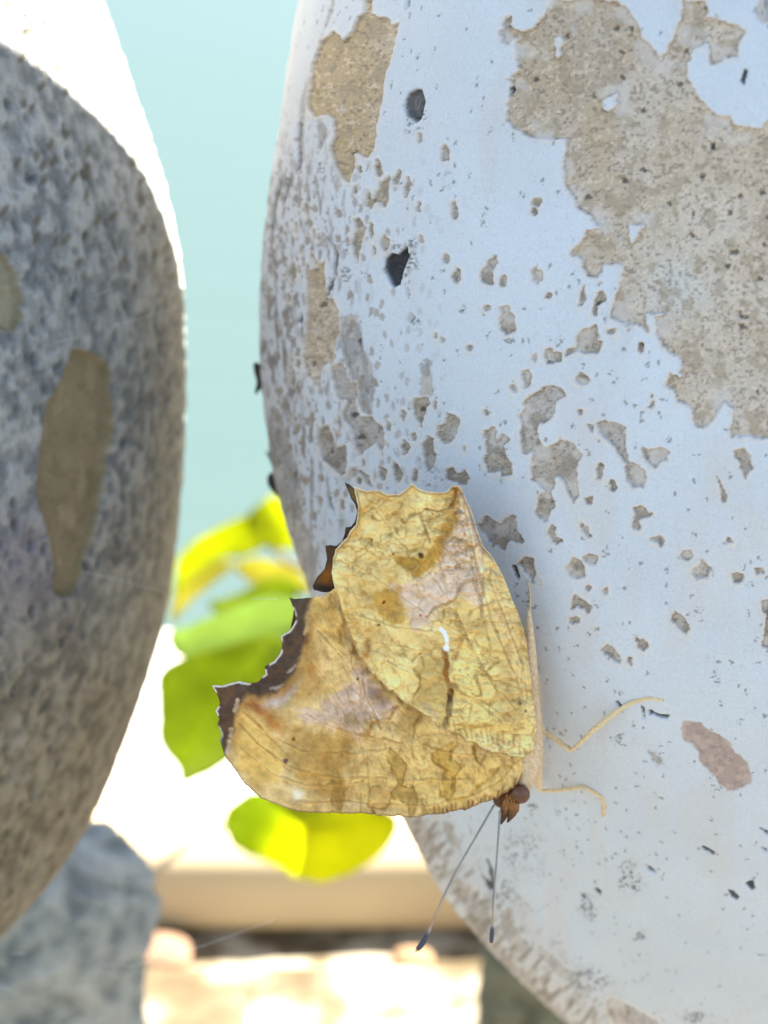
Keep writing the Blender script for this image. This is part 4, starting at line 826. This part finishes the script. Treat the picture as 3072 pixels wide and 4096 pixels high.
def wing(name, poly, painter, off, step, mat, thick=.00008, cup=0.):
    x, y, f = clipped_grid(poly, step)
    col, h = painter(x, y); col = col*np.array([1.22, 1.31, 1.40])
    h = h*1.15; h = h*1.45; P = on_wing(x, y, off) + wn*(h+cup*np.clip((2100-x)/1300, 0, 1)**2)[:, None]
    V, F = two_sided(P, f, thick, wn)
    return mesh_obj(name, V, F, mat, bf, np.vstack([col, col]))
wing('hindwing', HIND, paint_hind, .0016, 4.2, MWING)
wing('forewing', FORE, paint_fore, .0006, 4.2, MWING)
wing('hindwing', FARHIND, paint_far, -.0006, 7, MFAR)
wing('forewing', FAREFORE, paint_far, -.0014, 9, MFAR)
# body: abdomen, thorax and neck as one surface
PXM = KF*(0.5*(s0+s1))/4096            # metres per photo pixel at the butterfly
bp = [(2116,2440,6),(2118,2520,16),(2121,2620,24),(2123,2730,30),(2124,2840,38),(2124,2940,46),(2120,3040,47),(2104,3110,38),(2084,3150,26),(2066,3172,16)]
pts = np.array([on_wing(np.array(a), np.array(b), -.0004) for a, b, _ in bp])
MBODY = material('pale_body_hair', base=tuple(sh(204, 190, 164)), rough=.95, grain=.18, gscale=3000, bump=.0002, bscale=4000)
v, f = tube(pts, [r*PXM for *_, r in bp], 18, 5); body = mesh_obj('body', v, f, MBODY, bf)
rng = random.Random(4); hairs = []
for k in range(760):
    t = rng.uniform(.30, .93)*(len(bp)-1); i = int(t); fr = t-i
    c = pts[i]*(1-fr)+pts[i+1]*fr; r = (bp[i][2]*(1-fr)+bp[i+1][2]*fr)*PXM
    a = rng.uniform(-1.9, 1.9); n = RIGHT*math.cos(a) + wn*math.sin(a); ax = bdir*rng.uniform(-.2, .8) + RIGHT*0
    p0 = c + n*r*.9; p1 = p0 + (n*.5+ax*.9)*rng.uniform(.0005, .0014)
    hairs.append(tube(np.array([p0, .5*(p0+p1)+n*.00006, p1]), [1.6e-5, 1.3e-5, .4e-5], 4, 1))
v, f = join(hairs); tag(mesh_obj('body_hair', v, f, material('body_hair', base=tuple(sh(212, 200, 176)), rough=.9), body), kind='stuff')
# head with eyes and palps
def bw(c, x, y, off=0.): p = T(c, (x, y))[0]; return on_wing(np.array(p[0]), np.array(p[1]), off)
MHEAD = material('dark_brown_head', base=tuple(sh(86, 54, 30)), rough=.85, grain=.35, gscale=2600, bump=.0002, bscale=3500)
MEYE = material('brown_eye', base=tuple(sh(92, 62, 44)), rough=.35, grain=.08, gscale=9000, spec=.5)
hc = bw('E', 748, 738, -.0002)
v, f = ball(hc, 46*PXM, 40*PXM, 50*PXM, np.array([RIGHT, wn, bdir]), 24, 16); head = mesh_obj('head', v, f, MHEAD, bf)
for x, y, r, off in ((803, 728, 38, .0008), (694, 762, 30, -.0010)):
    v, f = ball(bw('E', x, y, off), r*PXM, r*PXM*.8, r*PXM*1.05, np.array([RIGHT, wn, bdir]), 24, 16); mesh_obj('eye', v, f, MEYE, head)
MPALP = material('palp_scales', attr=True, rough=.9, grain=.3, gscale=4000, bump=.0001)
def col_along(v, f, a, b, c0, c1, c2):
    t = np.clip(((v-a) @ (b-a))/((b-a) @ (b-a)), 0, 1)[:, None]
    return np.where(t < .5, c0+(c1-c0)*t*2, c1+(c2-c1)*(t-.5)*2)
for pp, off in ((((738,758),(722,810),(706,862),(698,893)), .0005), (((772,770),(768,810),(750,850),(732,884)), .0011)):
    q = np.array([bw('E', x, y, off) for x, y in pp]); v, f = tube(q, [19*PXM, 21*PXM, 13*PXM, 3*PXM], 12, 5)
    mesh_obj('palp', v, f, MPALP, head, col_along(v, f, q[0], q[-1], sh(140,104,66), sh(98,72,50), sh(54,48,46)))
tufts = []
for k in range(60):
    a = bw('E', rng.uniform(715, 790), rng.uniform(725, 800), .0012); b = a + (bdir*rng.uniform(.4, 1)+RIGHT*rng.uniform(-.5, .4)+wn*.5)*.0008
    tufts.append(tube(np.array([a, .5*(a+b), b]), [1.6e-5, 1.4e-5, .3e-5], 4, 1))
v, f = join(tufts); tag(mesh_obj('head_hair', v, f, material('head_hair', base=tuple(sh(186, 140, 84)), rough=.9), head), kind='stuff')
# antennae
MANT = material('antenna_scales', attr=True, rough=.7, grain=.1, gscale=5000)
def antenna(path, rad, off):
    q = np.array([bw('E', x, y, o) for (x, y), o in zip(path, off)]); v, f = tube(q, np.array(rad)*PXM, 10, 8)
    t = np.clip(((v-q[0]) @ (q[-1]-q[0]))/((q[-1]-q[0]) @ (q[-1]-q[0])), 0, 1)
    c = np.empty((len(v), 3)); c[:] = sh(140, 146, 150); c = mix(c, sh(168, 146, 128), sstep(.62, .74, t)*sstep(.86, .80, t)); c = mix(c, sh(70, 76, 92), sstep(.83, .87, t)); c = mix(c, sh(210, 178, 130), sstep(.975, .985, t))
    ringd = .5+.5*np.sin(t*260); c = mix(c, c*.82, ringd*sstep(.82, .78, t)); mesh_obj('antenna', v, f, MANT, bf, c)
antenna([(658,788),(560,960),(450,1150),(372,1310),(318,1440),(300,1480),(268,1545),(240,1582),(226,1600)], [4.6,4.2,4.2,4.2,4.2,7,12,10,3], [.0004,.001,.0016,.002,.0022,.0022,.0022,.0022,.0022])
antenna([(692,820),(682,960),(668,1150),(655,1310),(650,1440),(648,1470),(646,1505),(644,1535),(640,1562)], [4.6,4.2,4.2,4.2,4.2,8,9,9,3], [.001,.0018,.0024,.0028,.003,.003,.003,.003,.003])
# legs: feet on the paint
MLEG = material('straw_leg', base=tuple(sh(216, 196, 160)), rough=.7, grain=.16, gscale=3500, bump=.00005)
def on_paint(c, x, y, lift):
    p = T(c, (x, y))[0]; d = surf(p[0], p[1]); return at(np.array(p[0]), np.array(p[1]), d-lift)
def leg(path, rad):
    q = np.array([bw(c, x, y, l) if w_ else on_paint(c, x, y, l) for c, x, y, l, w_ in path])
    v, f = tube(q, np.array(rad)*1.3*PXM, 9, 1); mesh_obj('leg', v, f, MLEG, bf)
leg([('E',880,350,-.0005,1),('E',930,378,.0032,0),('E',1000,425,.0038,0),('E',1080,486,.0042,0),('E',1100,476,.0042,0),('E',1210,372,.0030,0),('E',1310,290,.0016,0),('E',1370,248,.0006,0),('E',1440,212,.00025,0),('E',1520,196,.0002,0),('E',1596,208,.00015,0)], [8,7.5,9,7.5,6.5,8.5,8.5,6,6,5.5,4.5])
leg([('E',896,470,-.0004,1),('E',905,520,.0028,0),('E',905,600,.0030,0),('E',908,690,.0026,0),('E',922,710,.0024,0),('E',1030,705,.0016,0),('E',1145,690,.0008,0),('E',1200,712,.0003,0),('E',1250,742,.0002,0),('E',1270,795,.0002,0),('E',1260,850,.00015,0)], [10,11,11,10,6.5,6,6.5,5.5,6,6,4])
leg([('E',884,500,-.001,1),('E',884,560,.0018,0),('E',878,640,.0012,0),('E',874,668,.0006,0)], [8,8,7,4])
leg([('E',890,330,-.001,1),('E',886,200,.0022,0),('E',878,110,.0022,0),('J',1256,1880,.0016,0),('J',1266,1620,.0010,0),('J',1276,1440,.0004,0),('J',1244,1290,.0002,0)], [6,5.5,5,4,3.6,3.2,2.6])

# ------------------------------------------------------------------ spider silk between the balusters
MSILK = material('spider_silk', base=(.9, .89, .86), rough=.4, spec=.6)
silk = [('K', ((371*1.5082,1187*1.5082),(686*1.5082,1054*1.5082)), .19, .21), ('L', ((330,108),(480,70)), .19, .19), ('L', ((490,1490),(620,1516),(985,1606)), .20, .20), ('M', ((920,1722),(1200,1642),(1650,1478)), .19, .175), ('L', ((1510,1648),(1670,1653)), .155, .15), ('L', ((860,945),(960,868)), .21, .21), ('M', ((600,1742),(780,1756),(930,1718)), .21, .19), ('K', ((690,1965),(1080,1852)), .20, .20), ('M', ((0,1878),(60,1900)), .2, .2), ('M', ((60,1676),(150,1684)), .2, .2)]
silk_desc = ['short thread of spider silk across the upper scar side of the grey baluster', 'faint thread of silk just above the brown scar of the grey baluster', 'bright thread of silk stretched from the scar tip to the grey baluster edge', 'longest silk thread, slanting up from the blue-grey stone across the beam', 'short silk thread ending at the ragged wing corner above the green leaf', 'tiny slanted silk thread right of the scar on the grey baluster', 'sagging silk thread lying across the blue-grey stone', 'faint slanting silk thread near the right rim of the grey baluster', 'wisp of silk at the bottom left on the blue-grey stone', 'wisp of silk under the foot of the grey baluster']
for (c, pts, d0, d1), lab in zip(silk, silk_desc):
    q = T(c, *pts); dd = np.linspace(d0, d1, len(q))
    for k_, p_ in enumerate(q):
        sd_ = surf(p_[0], p_[1], L_AXIS, LZ, LR)
        if sd_ is not None and p_[0] < 760: dd[k_] = min(dd[k_], sd_-.0015)
    P = at(q[:, 0], q[:, 1], dd)
    v, f = tube(P, [2.2e-5]*len(P), 5, 6 if len(P) > 2 else 1)
    tag(mesh_obj('silk_thread', v, f, MSILK), lab, 'spider silk', 'threads of spider silk')

# ------------------------------------------------------------------ rough stones beside the balusters
def stone(name, c, rx, ry, rz, seed, amp, rgb, rgb2, label, cat='stone', tone=None, group=None):
    n, m = 260, 200
    th = np.linspace(0.001, math.pi-.001, m)[:, None]; ph = np.arange(n)[None, :]*2*math.pi/n
    x = np.sin(th)*np.cos(ph); y = np.sin(th)*np.sin(ph); z = np.cos(th)+0*ph
    sq = 1/np.maximum((np.abs(x)**2.6+np.abs(y)**2.6+np.abs(z)**2.6)**(1/2.6), 1e-6)
    def n3(s, k): return (fbm(x*s+7*z*.37+seed, z*s+y*s*.61, k, 4)+fbm(y*s+3.1+seed, z*s-x*s*.47, k+9, 4))*.5
    lump = n3(5, seed); b = n3(14, seed+3); fine = n3(40, seed+5)
    r = sq*(1+amp*((lump-.5)*1.2+(b-.5)*1.0+(fine-.5)*.35))
    V = np.stack([x*r*rx, y*r*ry, z*r*rz], -1).reshape(-1, 3)+np.array(c)
    col = np.empty((m*n, 3)); col[:] = sh(*rgb); bb = (b*.6+fine*.4).reshape(-1)
    col = mix(col, sh(*rgb2), sstep(.54, .40, bb)*.9); col = mix(col, np.clip(sh(*rgb)*1.3, 0, .8), sstep(.55, .68, bb)*.7)
    o = mesh_obj(name, V, grid_faces(m, n, True), MSTONE, None, col)
    tag(o, label, cat, group); return o
MSTONE = material('rough_stone', attr=True, rough=.93, grain=.15, gscale=700, bump=.0006, bscale=900, spec=.15)
def post(c_px, y_top, y_wide, half_px, dep, seed, rgb, rgb2, label, ztop=None):
    """rough egg-headed stone standing on the ground"""
    top = at(np.array(c_px/.54), np.array(y_top/.54), dep); wide = at(np.array(c_px/.54), np.array(y_wide/.54), dep)
    R0 = half_px/2212*KF*dep; cx, cy = wide[0], wide[1]; n, m = 260, 420
    zt, zw = top[2], wide[2]
    prof_z = np.concatenate([[0, .02, .04, .06], np.linspace(.08, zw-.03, 6), zw + (zt-zw)*np.sin(np.linspace(-.5, math.pi/2, 24))])
    prof_r = np.concatenate([[R0*1.25, R0*1.2, R0*1.0, R0*.85], np.linspace(R0*.72, R0*.78, 6), R0*np.cos(np.linspace(-.5, math.pi/2, 24))**.8])
    if ztop:
        zt = ztop; prof_z = np.concatenate([[0, .05, .10], zt-R0*.8+R0*.8*np.sin(np.linspace(0, math.pi/2, 20))]); prof_r = np.concatenate([[R0*1.25, R0*1.1, R0], R0*np.cos(np.linspace(0, math.pi/2, 20))**.6])
    z = np.linspace(0, zt, m)[:, None]; zz_ = zt*(1-(1-z/zt)**1.5); ph = np.arange(n)[None, :]*2*math.pi/n
    r = np.interp(zz_, prof_z, prof_r)+0*ph; x = np.cos(ph)+0*z; y = np.sin(ph)+0*z; s1 = zz_/R0+0*ph
    def n3(s_, k): return (fbm(x*s_+s1*s_*.37+seed, s1*s_+y*s_*.61, k, 4)+fbm(y*s_+3.1+seed, s1*s_-x*s_*.47, k+9, 4))*.5
    lump = n3(2.2, seed); b = n3(6, seed+3); fine = n3(17, seed+5)
    r2 = np.maximum(r + R0*(.10*(lump-.5)+.20*(b-.5)+.10*(fine-.5))*np.minimum(1, r/R0*1.6), 0)
    V = np.stack([cx+x*r2, cy+y*r2, zz_+0*ph+R0*.1*(b-.5)*(r/R0)], -1).reshape(-1, 3)
    col = np.empty((m*n, 3)); col[:] = sh(*rgb); bb = (b*.6+fine*.4).reshape(-1)
    col = mix(col, sh(*rgb2), sstep(.52, .38, bb)*.85); col = mix(col, np.clip(sh(*rgb)*1.3, 0, .8), sstep(.53, .66, bb)*.6)
    return tag(mesh_obj('stone', V, grid_faces(m, n, True), MSTONE, None, col), label, 'stone')
post(120, 1768, 1970, 218, .40, 3, (128, 140, 147), (84, 97, 106), 'pale blue-grey lumpy egg-topped stone standing behind the foot of the grey baluster')
post(1317, 1990, 2150, 282, .49, 8, (92, 98, 90), (62, 68, 62), 'dark grey-green stone, its left edge showing behind the foot of the white baluster, its unseen height added for shade', .66)  # made tall out of sight so that it shades the blue-grey stone

# ------------------------------------------------------------------ beam and pebbles on the ground
def beam():
    y0, hgt, dep = .582, .038, .055
    prof = [(.006, -.004), (.001, .002), (0, .008), (0, .030), (.004, .038), (.012, .042), (dep-.010, .042), (dep, .037), (dep, .004), (dep-.008, -.004)]
    xs = np.linspace(-1.2, 1.2, 120); V = []
    for x in xs:
        for a, b in prof:
            V.append((x, y0+a+.003*(vnoise(np.array(x*5), np.array(b*60), 3)-.5), .004+b+.003*(vnoise(np.array(x*4), np.array(a*60), 6)-.5)))
    V = np.array(V); k = len(prof); F = grid_faces(len(xs), k, True)
    caps = [np.array([[*range(k)][::-1]]), np.array([[*range((len(xs)-1)*k, len(xs)*k)]])]
    o = mesh_obj('beam', V, [F]+caps, BEAMW, smooth=True)
    return tag(o, 'long straw-coloured timber beam lying along the sunlit bank', 'beam')
beam()
pebs = [(330, 2062, .018, .010, (120, 104, 92), 'pinkish flat pebble near the blue-grey stone at the lower left'), (890, 2072, .010, .008, (128, 112, 92), 'tan pebble below the left antenna tip, in the beam shadow')]
for i, (px, py, rx, rz, rgb, lab) in enumerate(pebs):
    d = rays(np.array(px/.54), np.array(py/.54)); t = -(CAM[2]-.006)/d[2]; p = CAM+d*t
    o = stone('pebble', (p[0], p[1], rz*.6), rx, rx*.7, rz*.7, 30+i, .05, rgb, tuple(int(k*.8) for k in rgb), lab, 'pebble', None, 'pebbles on the sandy bank')

# ------------------------------------------------------------------ leaves over the bank
def leaf_mat(name, c, tr=.55):
    return material(name, base=c, rough=.5, grain=.12, gscale=60, trans=tr, spec=.35)
LG = leaf_mat('green_leaf', (.25, .30, .026), .75); LL = leaf_mat('glare_green_leaf', (.30, .38, .13), .75); LY = leaf_mat('yellow_leaf', (.42, .45, .005), .75); LO = leaf_mat('yellowing_leaf', (.40, .38, .08), .7)  # LL is a paler leaf green with backlit glare put into it
root = np.array([.27, .88, 0])
shrub = empty('shrub', (root[0]+.02, root[1], 0), 'blurred green and yellow leafy shrub beyond the gap between the balusters', 'shrub')
def leaf(poly, dep, mat, tx, ty, curl, seed, label=None, cols=None):
    """leaf blade filling a photo outline on its own tilted plane, cupped along the midrib"""
    P0 = T('Z', *poly); ctr = P0.mean(0); o = at(ctr[0:1], ctr[1:2], np.array([dep]))[0]
    nrm = -FWD*math.cos(tx)*math.cos(ty) + UP*math.sin(tx) + RIGHT*math.sin(ty); nrm /= np.linalg.norm(nrm)
    for _ in range(2):
        Q = np.roll(P0, -1, 0); P0 = np.stack([.78*P0+.22*Q, .22*P0+.78*Q], 1).reshape(-1, 2)
    poly_ = refine(P0, 2, 6, seed); x, y, f = clipped_grid(poly_, 26)
    d = rays(x, y); P = CAM + d*(((o-CAM) @ nrm)/(d @ nrm))[..., None]
    c = P0-ctr; w_, v_ = np.linalg.eigh(c.T @ c); ax = v_[:, 1]; cr = (x-ctr[0])*-ax[1]+(y-ctr[1])*ax[0]; al = (x-ctr[0])*ax[0]+(y-ctr[1])*ax[1]
    hh = curl*(np.abs(cr)/180)*.012 - curl*(al/400)**2*.010 + .003*(fbm(x/90, y/90, seed)-.5)
    V, F = two_sided(P+nrm*hh[:, None], f, .0003, nrm)
    lc = None
    if cols is not None:
        lc = np.empty((len(x), 3)); lc[:] = cols[0]; nn_ = 60*(fbm(x/140, y/140, seed+50, 3)-.5)*2
        lc = mix(lc, cols[1], sstep(cols[3], cols[4], x + .6*(y-ctr[1])+nn_)); lc = mix(lc, cols[2], sstep(cols[5], cols[5]+120, x - .9*(y-ctr[1])+nn_)*.8)
        lc = mix(lc, lc*.62, sstep(7, 2, np.abs(cr))*.6); lc = np.vstack([lc, lc])
    o = mesh_obj('leaf', V, F, mat, shrub, lc)
    if label: o['label'] = label
leaf([(392,1400),(384,1480),(376,1530),(362,1580),(360,1640),(374,1705),(410,1690),(440,1668),(490,1640),(560,1580),(620,1480),(650,1400),(560,1390),(460,1385)], .50, LG, -0.40, -0.46, 1, 1)
leaf([(352,1375),(420,1345),(500,1300),(580,1270),(650,1290),(690,1350),(680,1430),(560,1440),(440,1425),(370,1420)], .56, LL, -0.45, -0.14, .6, 2)
leaf([(440,1300),(500,1290),(600,1240),(650,1260),(640,1300),(560,1320),(480,1345)], .60, LG, -0.15, -0.51, .6, 3)
LB = material('yellowing_leaf_blade', attr=True, rough=.5, grain=.1, gscale=60, trans=.72, spec=.3)
leaf([(464,1778),(512,1730),(556,1698),(640,1674),(740,1676),(812,1720),(848,1766),(852,1806),(826,1846),(762,1874),(700,1882),(636,1866),(556,1838),(490,1822)], .46, LB, -0.55, -0.50, .5, 4, None, (np.array([.27, .33, .003]), np.array([.80, .78, .003]), np.array([.48, .32, .03]), 960, 1440, 1560))
leaf([(380,1205),(430,1155),(500,1120),(570,1098),(620,1110),(600,1160),(540,1195),(480,1200),(420,1235),(366,1310)], .66, LY, -0.40, -0.26, .8, 6, 'yellow leaf')
leaf([(540,1112),(570,1080),(600,1062),(650,1090),(660,1180),(610,1190),(560,1160)], .64, LY, -0.20, -0.46, .8, 7, 'bright yellow leaf')
leaf([(495,1222),(560,1195),(650,1225),(680,1290),(610,1275),(545,1262)], .68, LO, -0.30, -0.41, .6, 8, 'tan yellowing leaf')
leaf([(370,1300),(400,1240),(470,1205),(520,1215),(470,1250),(410,1300),(365,1360)], .70, LO, -0.40, -0.16, .6, 9, 'tan yellowing leaf')
stem = [(root[0], root[1], -.01), (root[0]+.01, root[1]-.01, .2), (root[0]-.02, root[1]-.04, .34), tuple(at(np.array(1050/.54), np.array(1130/.54), .74)), tuple(at(np.array(700/.54), np.array(1230/.54), .66)), tuple(at(np.array(580/.54), np.array(1180/.54), .67))]
v, f = tube(np.array(stem), [.004, .0038, .003, .0025, .0018, .001], 8, 5)
mesh_obj('stem', v, f, material('shrub_stem', base=(.16, .12, .05), rough=.8, grain=.2, gscale=200), shrub)
